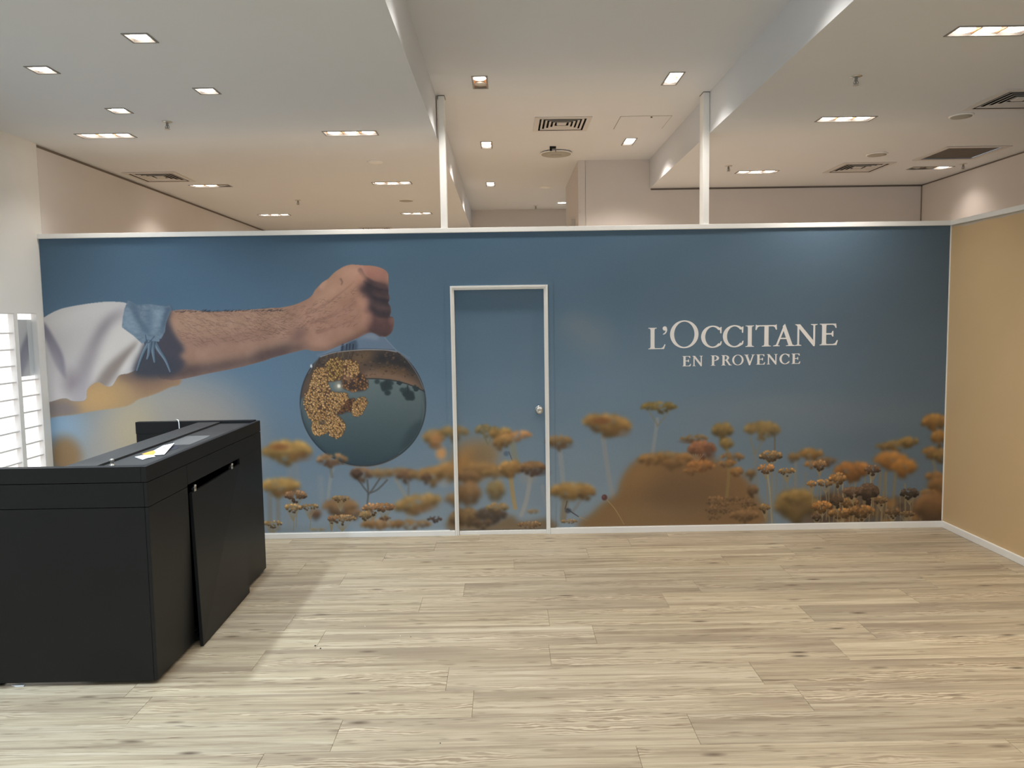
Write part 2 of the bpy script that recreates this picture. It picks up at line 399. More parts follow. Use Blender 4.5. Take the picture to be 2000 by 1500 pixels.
    put(ell(z2([(270, 575)])[0], 16, 12, 0.9, -0.4), (112, 84, 80), 0.75, ac)
    put(ell(z2([(180, 545)])[0], 22, 15, 0.9), (166, 130, 112), 0.7, ac)
    put(ell(z2([(410, 620)])[0], 22, 18, 0.9), (176, 136, 118), 0.7, ac)
    # tendons and veins
    for P, c, wd, al in (([(330, 440), (450, 380), (560, 300), (640, 230)], (140, 104, 92), 6, .45), ([(360, 500), (500, 450), (620, 390), (690, 350)], (136, 102, 90), 7, .45), ([(400, 560), (540, 520), (680, 460)], (138, 102, 90), 8, .5), ([(550, 215), (560, 235), (555, 250)], (110, 84, 80), 3, .7)):
        put(stroke(z2(P), wd, 2, soft=3), c, al, ac)
    # index finger top, thumb lobe behind
    put(poly(z2([(640, 123), (760, 130), (850, 165), (860, 230), (830, 235), (780, 225), (730, 215), (690, 180)]), 5), (158, 112, 102), 0.9, ac)
    put(poly(z2([(660, 132), (740, 138), (760, 165), (700, 165)]), 5), (182, 138, 124), 0.7, ac)
    put(poly(z2([(408, 262), (440, 232), (465, 225), (450, 250), (425, 285)]), 2), (190, 150, 132), 0.8, ac)
    put(stroke(z2([(676, 160), (700, 200), (730, 222), (770, 242), (830, 258)]), 9, 6, soft=4), (70, 54, 58), 0.7, ac)
    # shadowed finger fronts
    put(poly(z2([(668, 265), (700, 218), (760, 236), (860, 262), (868, 345), (880, 460), (830, 470), (740, 440), (705, 400), (715, 350), (690, 310)]), 4), (58, 50, 58), 0.93, ac)
    put(poly(z2([(745, 240), (855, 235), (858, 290), (810, 285), (760, 265)]), 6), (96, 70, 70), 0.8, ac)
    put(poly(z2([(715, 335), (770, 355), (830, 385), (862, 400), (820, 402), (740, 372)]), 4), (118, 88, 84), 0.8, ac)
    put(poly(z2([(765, 400), (850, 405), (870, 440), (840, 455), (780, 435)]), 5), (84, 64, 66), 0.7, ac)
    put(stroke(z2([(700, 330), (760, 335), (830, 350), (868, 358)]), 6, 5, soft=3), (44, 38, 46), 0.5, ac)
    put(stroke(z2([(720, 430), (790, 455), (850, 462), (880, 462)]), 7, 5, soft=3.5), (44, 38, 46), 0.5, ac)
    # knuckles
    for c, rx, ry in (((672, 215), 12, 14), ((700, 370), 13, 13), ((725, 470), 11, 15)):
        put(ell(z2([c])[0], rx, ry, 0.9), (186, 142, 124), 0.75, ac)
    # little finger and thumb tip at the bottom
    put(poly(z2([(740, 450), (800, 470), (850, 465), (890, 462), (896, 520), (870, 575), (830, 592), (770, 575), (735, 545)]), 5), (104, 74, 72), 0.9, ac)
    put(poly(z2([(735, 470), (800, 480), (860, 490), (850, 520), (780, 515), (735, 505)]), 5), (138, 100, 92), 0.7, ac)
    put(poly(z2([(740, 565), (770, 575), (830, 592), (870, 575), (890, 540), (850, 560), (790, 560), (745, 540)]), 3), (60, 46, 50), 0.8, ac)
    put(ell(z2([(876, 485)])[0], 5, 8, 0.6), (150, 112, 104), 0.8, ac)
    put(poly(z2([(662, 262), (700, 285), (722, 330), (712, 380), (740, 420), (738, 470), (725, 540), (760, 545), (775, 470), (760, 420), (740, 360), (745, 300), (710, 240)]), 7), (84, 62, 64), 0.75, ac)
    put(poly(z2([(745, 455), (800, 478), (868, 470), (892, 500), (885, 560), (850, 588), (790, 588), (748, 560)]), 6), (74, 56, 60), 0.6, ac)
    put(poly(z2([(752, 250), (800, 268), (850, 272), (856, 300), (800, 298)]), 4), (112, 80, 78), 0.7, ac)
    put(stroke(z2([(705, 232), (740, 258), (800, 282), (858, 292)]), 5, 4, soft=3.5), (48, 42, 50), 0.4, ac)
    put(poly(z2([(560, 140), (640, 124), (668, 150), (640, 200), (590, 190)]), 8), (192, 154, 136), 0.7, ac)
    put(poly(z2([(520, 380), (600, 330), (680, 330), (690, 420), (600, 480), (500, 500)]), 12), (150, 112, 98), 0.5, ac)
    put(poly(z2([(560, 430), (640, 400), (700, 420), (690, 500), (600, 560), (500, 600), (480, 540)]), 10), (164, 124, 108), 0.6, ac)
    put(poly(z2([(688, 255), (735, 238), (800, 262), (864, 275), (872, 350), (884, 455), (850, 468), (780, 452), (748, 425), (722, 372), (730, 330)]), 4), (46, 42, 50), 0.55, ac)
    put(poly(z2([(758, 296), (800, 306), (862, 318), (866, 342), (815, 338), (770, 325)]), 3), (104, 78, 76), 0.55, ac)
    put(poly(z2([(748, 372), (790, 384), (862, 398), (872, 420), (820, 418), (770, 402)]), 3), (108, 82, 78), 0.6, ac)
    for c, rx, ry in (((674, 222), 9, 11), ((702, 372), 9, 10), ((728, 474), 8, 12)):
        put(ell(z2([c])[0], rx, ry, 0.9), (184, 140, 122), 0.5, ac)
    # skin mottling and hair
    nz = fbm(26, 26, 11, 3)[..., None]-0.5
    img[:] = img+nz*16*ac[..., None]
    for i in range(900):
        x = rs.uniform(1100, 1787) if i < 560 else None
        if i < 560:
            f = (x-1100)/687.0; y = rs.uniform(505-10*f, 720-50*f); p = z1([(x, y)])[0]; L = rs.uniform(6, 14); an = rs.uniform(-0.5, 0.5)+0.25
        else:
            x = rs.uniform(0, 640); y = rs.uniform(400-0.35*max(0, x-250), 590-0.1*x); p = z2([(x, y)])[0]; L = rs.uniform(4, 10); an = rs.uniform(-0.9, 0.2)
        q = (p[0]+L*math.cos(an), p[1]+L*math.sin(an)); mm = ((p[0]+q[0])/2+rs.uniform(-1, 1), (p[1]+q[1])/2+rs.uniform(-1.5, 1.5))
        put(stroke([p, mm, q], 1.0, 0.5, soft=1.1), (78, 56, 50), rs.uniform(0.12, 0.34))
    for i in range(150):
        x = rs.uniform(1080, 1787); p = z1([(x, 506-8*(x-1080)/700.0+rs.uniform(-4, 6))])[0]
        put(stroke([p, (p[0]+rs.uniform(2, 7), p[1]-rs.uniform(0.5, 3.5))], 0.9, 0.4, soft=0.7), (40, 38, 46), 0.55)
    # ---- shadow of the cuff on the arm, cuff and tie
    put(poly(z1([(1040, 480), (1068, 500), (1055, 560), (1085, 640), (1150, 740), (1120, 780), (1150, 830), (1080, 900), (900, 905), (830, 880), (870, 780), (900, 700), (1000, 600)]), 3.5), (62, 62, 74), 0.95)
    put(poly(z1([(880, 760), (1000, 780), (1100, 850), (1000, 900), (840, 890)]), 7), (56, 60, 70), 0.8)
    CU_ = z1([(795, 434), (820, 446), (850, 462), (930, 458), (1000, 468), (1035, 472), (1055, 466), (1068, 492), (1050, 530), (1032, 580), (1026, 630), (1005, 672), (975, 690), (940, 695), (915, 680), (885, 706), (830, 655), (758, 602), (764, 540), (774, 488)])
    s = poly(CU_, 0.6, False); cc = full(s); put(s, (106, 124, 140))
    wv = fbm(9, 5, 21, 3)[..., None]-0.5
    img[:] = img+wv*34*cc[..., None]
    put(poly(z1([(800, 440), (850, 465), (870, 540), (930, 620), (900, 640), (850, 560), (815, 500)]), 2.5), (78, 98, 118), 0.7, cc)
    put(poly(z1([(1035, 475), (1066, 490), (1045, 540), (1028, 600), (1005, 640), (1010, 560)]), 2), (70, 86, 106), 0.75, cc)
    put(poly(z1([(930, 480), (960, 560), (940, 640), (915, 600), (900, 520)]), 4), (92, 112, 132), 0.7, cc)
    put(poly(z1([(960, 500), (1010, 500), (990, 580), (950, 640), (950, 580)]), 4), (134, 154, 172), 0.6, cc)
    put(poly(z1([(770, 500), (800, 490), (840, 570), (880, 640), (830, 640), (765, 595)]), 4), (132, 152, 170), 0.6, cc)
    for P, w0, w1_ in (([(935, 680), (900, 740), (875, 800), (852, 872)], 7, 2), ([(955, 690), (990, 750), (1030, 810), (1060, 880)], 10, 2), ([(945, 690), (950, 750), (962, 820)], 11, 2.5), ([(930, 690), (925, 760), (915, 800)], 8, 2.5)):
        put(stroke(z1([(x+5, y+6) for x, y in P]), w0, w1_, soft=1), (44, 54, 66), 0.8)
        put(stroke(z1(P), w0, w1_, soft=1.2), (86, 104, 122)); put(stroke(z1([(x-4, y) for x, y in P]), w0*0.3, 1, soft=1.4), (124, 142, 158), 0.8)
    put(stroke(z1([(900, 660), (930, 672), (985, 685)]), 7, 5, soft=1.2), (108, 126, 144))
    put(stroke(z1([(905, 652), (920, 700), (960, 660)]), 2, 2, soft=0.8), (60, 78, 96), 0.7)
    # ---- flask
    CX, CY, RR = 708.6, 788.6, 123.8
    cone = z2([(740, 566), (800, 590), (835, 595), (905, 672), (980, 740), (420, 722), (470, 680), (560, 645), (650, 606)])
    put(poly(cone, 0.8), (104, 122, 144))
    put(poly(z2([(660, 605), (740, 570), (800, 592), (780, 612), (700, 600)]), 2), (130, 142, 160), 0.8)
    put(poly(z2([(556, 645), (570, 640), (566, 690), (552, 690)]), 0.8), (44, 54, 70))
    put(poly(z2([(580, 640), (650, 612), (652, 690), (572, 690)]), 1.2), (62, 76, 94), 0.8)
    for x in (590, 610, 632): put(stroke(z2([(x, 640), (x-4, 690)]), 2, 2), (34, 42, 56), 0.85)
    s = ell((CX, CY), RR, RR, 0.008); fc = full(s)
    liq = full(poly(z2([(240, 760), (420, 722), (500, 696), (600, 682), (720, 676), (840, 678), (910, 690), (1200, 720), (1200, 1500), (240, 1500)]), 0.7, False))
    fl = fc*liq
    hz = poly(z2([(240, 1060), (290, 1000), (340, 950), (420, 900), (560, 875), (720, 862), (850, 868), (940, 884), (1020, 910), (1100, 948), (1140, 960), (1140, 1500), (240, 1500)]), 1.0)
    A = (slice(0, TH), slice(0, TW))
    put((A, fl), (96, 78, 66))
    put(poly(z2([(280, 760), (600, 690), (900, 680), (1050, 790), (1000, 810), (700, 770), (400, 830)]), 9), (62, 54, 52), 0.85, fl)
    put(poly(z2([(640, 700), (760, 690), (720, 750), (640, 800), (600, 800)]), 5), (110, 88, 66), 0.8, fl)
    put(poly(z2([(700, 830), (760, 815), (900, 830), (1000, 870), (1080, 920), (1100, 950), (940, 895), (800, 870), (700, 868)]), 4), (128, 102, 84), 0.95, fl)
    put(poly(z2([(800, 700), (900, 690), (1000, 760), (1060, 850), (980, 820), (860, 780), (780, 770)]), 5), (40, 40, 44), 0.75, fl)
    put(poly(z2([(830, 780), (960, 800), (1000, 840), (900, 825), (800, 815)]), 5), (112, 86, 60), 0.6, fl)
    for i in range(220):
        p = z2([(rs.uniform(400, 1050), rs.uniform(690, 850))])[0]
        put(ell(p, rs.uniform(1, 3.2), rs.uniform(0.8, 2), 0.5), [(44, 40, 40), (118, 92, 66), (84, 68, 54)][i % 3], 0.5, fl)
    g = np.clip((yy-T([(CX, 740)])[0, 1])/(T([(CX, 915)])[0, 1]-T([(CX, 740)])[0, 1]), 0, 1)
    sl_, hm = hz; hm = hm*fl[sl_]
    skyc = (np.array((104, 118, 120))*(1-g[sl_][..., None])+np.array((50, 68, 76))*g[sl_][..., None])
    img[sl_] = img[sl_]*(1-hm[..., None])+skyc*hm[..., None]
    put(stroke(z2([(560, 880), (720, 864), (850, 870), (940, 886), (1020, 912), (1100, 950)]), 2.2, 2.2), (44, 42, 42), 0.8, fl)
    for c, sc_ in (((838, 912), 1.0), ((990, 962), 1.05), ((1040, 930), 0.45), ((930, 890), 0.3)):
        for k in range(16):
            p = z2([(c[0]+rs.normal(0, 20*sc_), c[1]+rs.normal(2, 19*sc_))])[0]
            put(ell(p, 4.2*sc_+1, 3.6*sc_+1, 0.5), (42, 54, 58), 0.8, fl)
    put(stroke(z2([(850, 875), (840, 920)]), 2, 2), (42, 50, 54), 0.8, fl); put(stroke(z2([(985, 910), (990, 960)]), 3, 2), (42, 50, 54), 0.8, fl)
    # rim, dark edge and highlights
    rr = np.hypot((xx-T([(CX, CY)])[0, 0])/K, (yy-T([(CX, CY)])[0, 1])/K)
    edge = np.clip((rr-RR+14)/14, 0, 1)**2*fc*np.clip((yy-T([(CX, 690)])[0, 1])/60, 0, 1)
    put((A, edge), (46, 58, 70), 0.55)
    put((A, np.clip(1-np.abs(rr-RR+1.2)/1.6, 0, 1)), (36, 44, 54), 0.5, full(poly(z2([(200, 760), (1200, 700), (1200, 1500), (200, 1500)]), 1, False)))
    put(stroke(z2([(420, 722), (500, 696), (600, 683), (720, 676), (840, 678), (912, 690)]), 1.8, 1.8), (158, 152, 144), 0.75)
    put(stroke(z2([(430, 712), (520, 688), (700, 668), (900, 676)]), 1.4, 1.4), (66, 76, 92), 0.6)
    put(stroke(z2([(835, 595), (905, 672), (985, 745), (1050, 840), (1090, 930)]), 1.6, 1.4), (142, 152, 166), 0.55)
    put(stroke(z2([(650, 606), (560, 648), (470, 690), (400, 740), (340, 830)]), 1.4, 1.2), (132, 142, 156), 0.45)
    put(stroke(z2([(300, 1000), (288, 1080), (310, 1180), (360, 1280)]), 2, 2, soft=1.5), (120, 128, 130), 0.4)
    put(stroke(z2([(1085, 1010), (1090, 1090), (1060, 1200), (1000, 1290), (930, 1350)]), 2.2, 1.5, soft=1.5), (104, 110, 104), 0.5)
    put(poly(z2([(990, 1200), (1040, 1150), (1085, 1140), (1060, 1230), (1000, 1300), (940, 1320)]), 4), (44, 60, 66), 0.6, fc)
    put(stroke(z2([(560, 1420), (640, 1432), (740, 1434), (840, 1410), (930, 1360)]), 2, 2, soft=1), (104, 86, 66), 0.5)
    put(ell(z2([(358, 782)])[0], 2, 3.4, 0.5), (226, 226, 222), 0.9)
    # flower cluster seen upside down in the glass
    def cluster(poly_pts, n, r, cols, clip, dark=(92, 62, 44)):
        m = full(poly(poly_pts, 1.5)); ysn, xsn = np.nonzero(m > 0.5)
        put((A, m), dark, 0.9, clip)
        idx = rs.randint(0, len(ysn), n)
        for i in idx[np.argsort(rs.rand(n))]:
            cxx, cyy = float(xsn[i]), float(ysn[i]); rad = r*rs.uniform(0.75, 1.25)*K
            y0, y1, x0, x1 = int(cyy-rad-2), int(cyy+rad+3), int(cxx-rad-2), int(cxx+rad+3)
            y0 = max(y0, 0); x0 = max(x0, 0); sl = (slice(y0, y1), slice(x0, x1))
            d = np.hypot(xx[sl]-cxx, yy[sl]-cyy)
            mm = np.clip(rad-d+0.5, 0, 1)*clip[sl]
            base = np.array(cols[rs.randint(len(cols))], np.float32)*rs.uniform(0.86, 1.1)
            sh = 1.08-0.42*np.clip(np.hypot(xx[sl]-cxx+rad*0.25, yy[sl]-cyy-rad*0.2)/rad, 0, 1.2)**2
            img[sl] = img[sl]*(1-mm[..., None])+base*sh[..., None]*mm[..., None]
    gold = [(198, 158, 106), (188, 146, 94), (206, 166, 116), (178, 134, 86)]
    stalk = [(440, 720), (470, 740), (520, 720), (600, 700), (560, 760), (500, 800)]
    for k in range(14):
        a_ = (rs.uniform(400, 640), 690); b_ = (a_[0]+rs.uniform(-40, 30), rs.uniform(760, 830))
        put(stroke(z2([a_, b_]), 1.4, 1.2), [(104, 96, 70), (54, 48, 44)][k % 2], 0.7, fl)
    cluster(z2([(560, 860), (600, 800), (680, 830), (725, 880), (720, 930), (680, 945), (620, 945), (560, 920)]), 102, 2.24, [(132, 96, 64), (110, 80, 58), (160, 116, 80)], fl, (62, 46, 42))
    cluster(z2([(560, 750), (640, 745), (670, 790), (660, 840), (590, 850), (560, 800)]), 119, 2.06, gold, fl)
    cluster(z2([(480, 740), (540, 728), (565, 790), (550, 860), (480, 880), (440, 840), (450, 780)]), 170, 1.98, [(170, 136, 80), (150, 118, 70), (186, 148, 92)], fl)
    cluster(z2([(360, 850), (400, 790), (460, 810), (470, 900), (500, 950), (590, 960), (590, 1020), (540, 1080), (480, 1130), (380, 1150), (330, 1090), (310, 1020), (320, 960), (350, 920)]), 714, 1.98, gold, fl)
    cluster(z2([(600, 1000), (640, 1000), (650, 1080), (600, 1080), (520, 1100), (560, 1050)]), 68, 2.06, [(126, 88, 58), (104, 72, 52)], fl, (66, 46, 40))
    cluster(z2([(640, 1010), (690, 985), (722, 1005), (710, 1050), (680, 1100), (640, 1110), (620, 1060)]), 136, 1.89, gold, fl)
    cluster(z2([(370, 1150), (440, 1140), (470, 1190), (440, 1225), (390, 1235), (362, 1190)]), 153, 1.98, gold, fl)
    cluster(z2([(450, 1130), (520, 1100), (572, 1150), (574, 1200), (540, 1250), (490, 1240), (455, 1190)]), 221, 1.98, gold, fl)
    put(ell(z2([(430, 1150)])[0], 6, 5, 0.5), (70, 60, 54), 0.7, fl)
    put(ell(z2([(538, 912)])[0], 7, 7, 0.9), (200, 180, 150), 0.6, fl); put(ell(z2([(538, 912)])[0], 3, 3.5, 0.6), (240, 236, 228), 0.95, fl)
    put(ell(z2([(600, 855)])[0], 9, 7, 0.9), (190, 150, 120), 0.4, fl)
    # ---- flowers
    GOLD = (184, 140, 72); BRN = (134, 98, 66); ORG = (206, 140, 74); OLV = (148, 122, 66); DRK = (88, 66, 52)
    def head(c, w_, h_, col, soft, n=None, tilt=0.0, under=0.55, top=1.12):
        """one flat-topped flower head made of florets, out of focus by soft"""
        lum = 0.3*col[0]+0.55*col[1]+0.15*col[2]; col = tuple((v*0.86+lum*0.14)*1.13 for v in col)
        q = T([c])[0]; W = w_*K; Hh = h_*K; pad = soft*K*3+6
        x0 = int(q[0]-W*0.62-pad); x1 = int(q[0]+W*0.62+pad); y0 = int(q[1]-Hh*0.8-pad); y1 = int(q[1]+Hh*0.9+pad)
        hh, ww = y1-y0, x1-x0
        P = np.zeros((hh, ww, 4), np.float32); gy, gx = np.mgrid[0:hh, 0:ww].astype(np.float32)
        gx = gx+x0-q[0]; gy = gy+y0-q[1]
        n = n or int(min(170, 40+W*Hh/45))
        fr = max(1.3, min(W, Hh)*0.12)
        pts = []
        for _ in range(n):
            x = rs.uniform(-1, 1); tp = -0.5*math.sqrt(max(0, 1-abs(x)**2.6)); bt = 0.04+0.62*(1-abs(x))**1.15
            y = tp+(bt-tp)*rs.beta(1.0, 1.35); pts.append((y, x, (y-tp)/(bt-tp+1e-6)))
        pts.sort(key=lambda p: -p[0])
        for y, x, tt in pts:
            px_, py_ = x*W*0.5, y*Hh+tilt*x*W*0.5
            d = np.hypot(gx-px_, (gy-py_)*1.15)
            m = np.clip(fr-d+0.5, 0, 1)[..., None]
            f = (top+(under-top)*min(1, tt*1.1))*rs.uniform(0.84, 1.14)
            P[..., :3] = P[..., :3]*(1-m)+np.asarray(col, np.float32)*f*m*(1-0.22*np.clip(d/fr, 0, 1)[..., None])
            P[..., 3:] = P[..., 3:]*(1-m)+m
        P = blur(P, max(0.8, soft*K))
        X0, X1, Y0, Y1 = max(0, x0), min(TW, x1), max(0, y0), min(TH, y1)
        if X1 <= X0 or Y1 <= Y0: return
        Q = P[Y0-y0:Y1-y0, X0-x0:X1-x0]
        img[Y0:Y1, X0:X1] = img[Y0:Y1, X0:X1]*(1-Q[..., 3:])+Q[..., :3]
    def stem(P, w_=4, col=(150, 142, 128), soft=1.5, al=0.75):
        put(stroke(P, w_, w_*0.9, soft=soft*1.3), col, al*(0.78 if soft >= 2 else 0.95))
    def rays(c, w_, h_, drop, col=(140, 128, 104), n=7, wd=1.2, al=0.8):
        for k in range(n):
            f = (k+0.5)/n*2-1
            put(stroke([(c[0]+f*w_*0.42, c[1]+h_*0.1), (c[0]+f*w_*0.2, c[1]+h_*0.1+drop*0.55), (c[0], c[1]+h_*0.1+drop)], wd, wd), col, al)
    # blurred background heads, left part
    Z = lambda f, x, y: f([(x, y)])[0]
    s3 = 1/2.857; s4 = 1/2.564
    def H3(x, y, w_, h_, col, soft, **k): head(Z(z3, x, y), w_*s3, h_*s3, col, soft, **k)
    def H4(x, y, w_, h_, col, soft, **k): head(Z(z4, x, y), w_*s4, h_*s4, col, soft, **k)
    stem(z3([(195, 350), (190, 500), (185, 720)]), 14, (132, 130, 128), 6, .5); stem(z3([(225, 350), (235, 480)]), 8, (140, 128, 116), 5, .4)
    H3(170, 295, 262, 125, GOLD, 3.4); put(ell(Z(z3, 130, 265), 17, 6, .8), (128, 78, 48), .7); put(ell(Z(z3, 245, 320), 20, 9, .8), (120, 82, 52), .5)
    for x in (75, 120): stem(z3([(x, 540), (x+4, 720)]), 10, (120, 108, 90), 4, .6)
    H3(135, 490, 215, 95, GOLD, 3.0); put(ell(Z(z3, 170, 520), 26, 8, .8), (118, 84, 50), .6)
    stem(z3([(360, 440), (365, 560)]), 12, (132, 136, 142), 6, .6)
    stem(z3([(425, 390), (410, 470), (400, 560)]), 7, (146, 146, 140), 2.5, .7); stem(z3([(415, 380), (422, 430)]), 7, (96, 92, 84), 2.5, .6)
    H3(425, 340, 165, 75, (158, 120, 82), 1.8); put(ell(Z(z3, 420, 355), 20, 5, .8), (92, 68, 56), .6)
    # branched brown head
    for P in ([(560, 430), (600, 490), (625, 520)], [(690, 440), (650, 500), (625, 530)], [(620, 450), (625, 520), (620, 580)], [(730, 450), (680, 500), (640, 520)]):
        stem(z3(P), 4, (84, 84, 82), 1.6, .8)
    H3(590, 420, 120, 75, (140, 104, 74), 2.0); H3(700, 415, 120, 60, (166, 126, 76), 2.8); H3(560, 415, 60, 50, (92, 68, 54), 1.8)
    stem(z3([(780, 450), (840, 550)]), 7, (146, 136, 118), 3, .6); stem(z3([(850, 440), (850, 540)]), 5, (108, 100, 90), 2.5, .6)
    H3(790, 415, 120, 60, (158, 118, 70), 2.8); H3(840, 425, 110, 70, (132, 96, 66), 2.6); H3(905, 420, 110, 60, (164, 124, 72), 3)
    H3(985, 430, 140, 100, (166, 122, 66), 3.2); H3(950, 440, 50, 60, (110, 80, 58), 2.4); H3(1075, 410, 130, 110, (172, 126, 68), 3.6); put(ell(Z(z3, 1050, 465), 14, 8, .8), (152, 152, 152), .5)
    H3(990, 215, 110, 90, (172, 132, 74), 3); H3(1100, 190, 160, 75, (160, 126, 68), 3.2); put(ell(Z(z3, 1005, 225), 12, 12, .8), (190, 132, 84), .6)
    put(ell(Z(z3, 1032, 300), 10, 12, .75), (206, 148, 90), .85); put(ell(Z(z3, 1000, 262), 10, 6, .8), (120, 84, 52), .6)
    stem(z3([(860, 640), (855, 710)]), 18, (140, 132, 116), 5, .5)
    H3(900, 585, 255, 100, (168, 130, 72), 3.4, tilt=-0.16); put(ell(Z(z3, 930, 610), 26, 8, .8, -.2), (124, 92, 60), .6)
    H3(1115, 560, 120, 70, (150, 112, 68), 4)
    H3(470, 605, 190, 100, (150, 110, 70), 3.0); H3(330, 640, 60, 60, (128, 92, 66), 3); H3(545, 640, 90, 60, (140, 100, 62), 3)
    # in-focus heads
    def sharp(f, sc_, x, y, w_, h_, col, base, drop=34, soft=.5, sc2=(134, 120, 92)):
        c = Z(f, x, y); rays(c, w_*sc_, h_*sc_, drop, sc2, 8, 1.2); stem([(c[0], c[1]+h_*sc_*0.1+drop*0.9), (c[0]+2, (c[1]+base)/2), (c[0]+1, base)], 2, sc2, 0.8, .85)
        head(c, w_*sc_, h_*sc_, col, soft, under=.42, top=1.2)
    for x, y, w_, h_, c_, b in ((220, 540, 120, 62, (146, 106, 72), 1030), (205, 608, 95, 52, (178, 138, 84), 1036), (298, 600, 95, 40, (160, 124, 76), 1033), (470, 555, 95, 40, (158, 120, 72), 985), (480, 668, 150, 52, (164, 126, 82), 1034), (650, 610, 110, 64, (176, 126, 80), 1016), (715, 605, 110, 62, (160, 114, 72), 1016), (610, 650, 60, 60, (150, 118, 74), 1016), (90, 695, 110, 42, (168, 132, 82), 1036), (420, 670, 40, 44, (150, 108, 72), 1030)):
        sharp(z3, s3, x, y, w_, h_, c_, b, 22)
    H3(700, 700, 230, 60, (166, 116, 62), 2.2); H3(860, 700, 230, 55, (148, 106, 60), 2.4); H3(995, 670, 80, 36, (92, 70, 58), 1.0); H3(345, 728, 90, 22, GOLD, 1.2); H3(720, 665, 60, 30, (120, 84, 56), 1)
    H3(1120, 690, 80, 90, (150, 116, 74), 2.6)
    # on the door
    put(ell(Z(z3, 1225, 325), 40, 34, .8), (150, 116, 74), .9); put(ell(Z(z3, 1165, 350), 22, 26, .8), (156, 118, 72), .7); put(ell(Z(z3, 1290, 300), 18, 20, .8), (140, 116, 78), .5); put(ell(Z(z3, 1190, 390), 28, 26, .6), (156, 116, 66), .8); put(ell(Z(z3, 1250, 330), 20, 18, .8), (112, 98, 80), .5)
    H3(1250, 400, 210, 84, (158, 118, 66), 3.6); H3(1350, 415, 170, 70, (164, 124, 70), 3.4); H3(1200, 450, 90, 90, (142, 104, 62), 4); H3(1165, 440, 110, 70, (140, 102, 62), 3.4)
    H3(1285, 180, 120, 75, (134, 118, 78), 1.6, under=.75); stem(z3([(1270, 200), (1290, 250)]), 4, (112, 110, 86), 1.4, .6); stem(z3([(1320, 200), (1290, 260)]), 4, (120, 116, 92), 1.4, .6)
    H3(1365, 200, 120, 80, (176, 134, 68), 2.2); H3(1355, 250, 60, 80, (164, 120, 64), 2.2)
    stem(z3([(1430, 250), (1440, 310), (1450, 350)]), 14, (136, 128, 98), 4, .7); put(stroke(z3([(1410, 295), (1435, 360)]), 2.4, 2), (84, 82, 84), .7); put(ell(Z(z3, 1395, 305), 5, 5, .6), (70, 88, 108), .7)
    H3(1455, 212, 160, 62, (206, 142, 82), 2.2, tilt=-0.08); H3(1390, 235, 90, 60, (176, 132, 72), 2.4)
    stem(z3([(1420, 430), (1430, 520), (1445, 610)]), 9, (168, 134, 74), 2.4, .85); H3(1420, 395, 120, 100, (176, 130, 68), 2.6)
    stem(z3([(1530, 440), (1510, 560), (1480, 650)]), 9, (160, 152, 144), 3, .75); put(ell(Z(z3, 1520, 440), 16, 12, .7), (140, 138, 132), .5)
    H3(1545, 392, 150, 78, (150, 110, 68), 1.4, under=.4); put(ell(Z(z3, 1570, 410), 20, 7, .7), (76, 60, 52), .7)
    H3(1185, 540, 120, 150, (146, 108, 66), 4); H3(1335, 520, 90, 130, (150, 120, 68), 3.6); put(ell(Z(z3, 1325, 490), 8, 6, .8), (124, 116, 84), .6)
    stem(z3([(1600, 490), (1620, 600)]), 8, (150, 146, 142), 3.5, .5)
    put(poly(z3([(1100, 640), (1200, 630), (1300, 700), (1420, 650), (1480, 690), (1640, 670), (1640, 740), (1100, 740)]), 5), (112, 90, 62), .85)
    H3(1165, 670, 150, 110, (130, 100, 62), 2.6); H3(1310, 655, 170, 85, (86, 70, 56), 2.2, under=.7); H3(1345, 612, 120, 60, (164, 130, 80), 1.2)
    H3(1525, 705, 130, 44, (164, 122, 76), .7); H3(1545, 632, 66, 28, (168, 130, 80), 1.4); H3(1260, 700, 110, 60, (104, 80, 56), 2)
    # right of the door
    stem(z3([(1695, 290), (1705, 380), (1712, 465)]), 10, (150, 150, 146), 3, .65)
    H3(1690, 240, 140, 72, (148, 114, 70), 2.0); put(ell(Z(z3, 1700, 262), 18, 5, .8), (92, 72, 54), .6)
    put(poly(z4([(150, 690), (200, 620), (280, 560), (360, 580), (380, 690)]), 7), (124, 106, 74), .9)
    stem(z4([(60, 570), (50, 650)]), 14, (122, 104, 76), 4, .8); stem(z4([(150, 540), (100, 610)]), 7, (118, 112, 104), 3, .6)
    H4(95, 515, 220, 88, (172, 130, 66), 2.8); H4(165, 525, 80, 60, (146, 110, 60), 2.2)
    put(stroke(z4([(60, 600), (70, 560)]), 2, 2), (66, 62, 62), .8); put(stroke(z4([(70, 600), (130, 640)]), 3, 1.6), (60, 60, 66), .85); put(ell(Z(z4, 75, 608), 6, 5, .5), (58, 62, 72), .8); put(stroke(z4([(130, 640), (225, 676)]), 1.8, 1.4), (164, 146, 112), .8)
    H4(80, 664, 80, 28, (166, 128, 80), .6)
    stem(z4([(250, 240), (265, 350), (285, 470), (300, 545)]), 10, (142, 140, 134), 3, .65)
    H4(270, 180, 230, 105, (168, 126, 66), 2.8, tilt=.12); put(ell(Z(z4, 240, 158), 18, 6, .7), (118, 76, 46), .65); put(ell(Z(z4, 340, 215), 16, 9, .7), (122, 88, 54), .5)
    stem(z4([(522, 150), (510, 240), (495, 335)]), 8, (142, 144, 142), 2.4, .7); stem(z4([(480, 110), (505, 150), (522, 180)]), 4, (120, 118, 104), 1.8, .6); stem(z4([(580, 110), (550, 150), (522, 185)]), 4, (120, 118, 104), 1.8, .6)
    H4(530, 92, 175, 56, (140, 116, 58), 1.8)
    # big blurred mound
    stem(z4([(1010, 310), (1020, 450), (1028, 690)]), 9, (118, 118, 112), 3.5, .7)
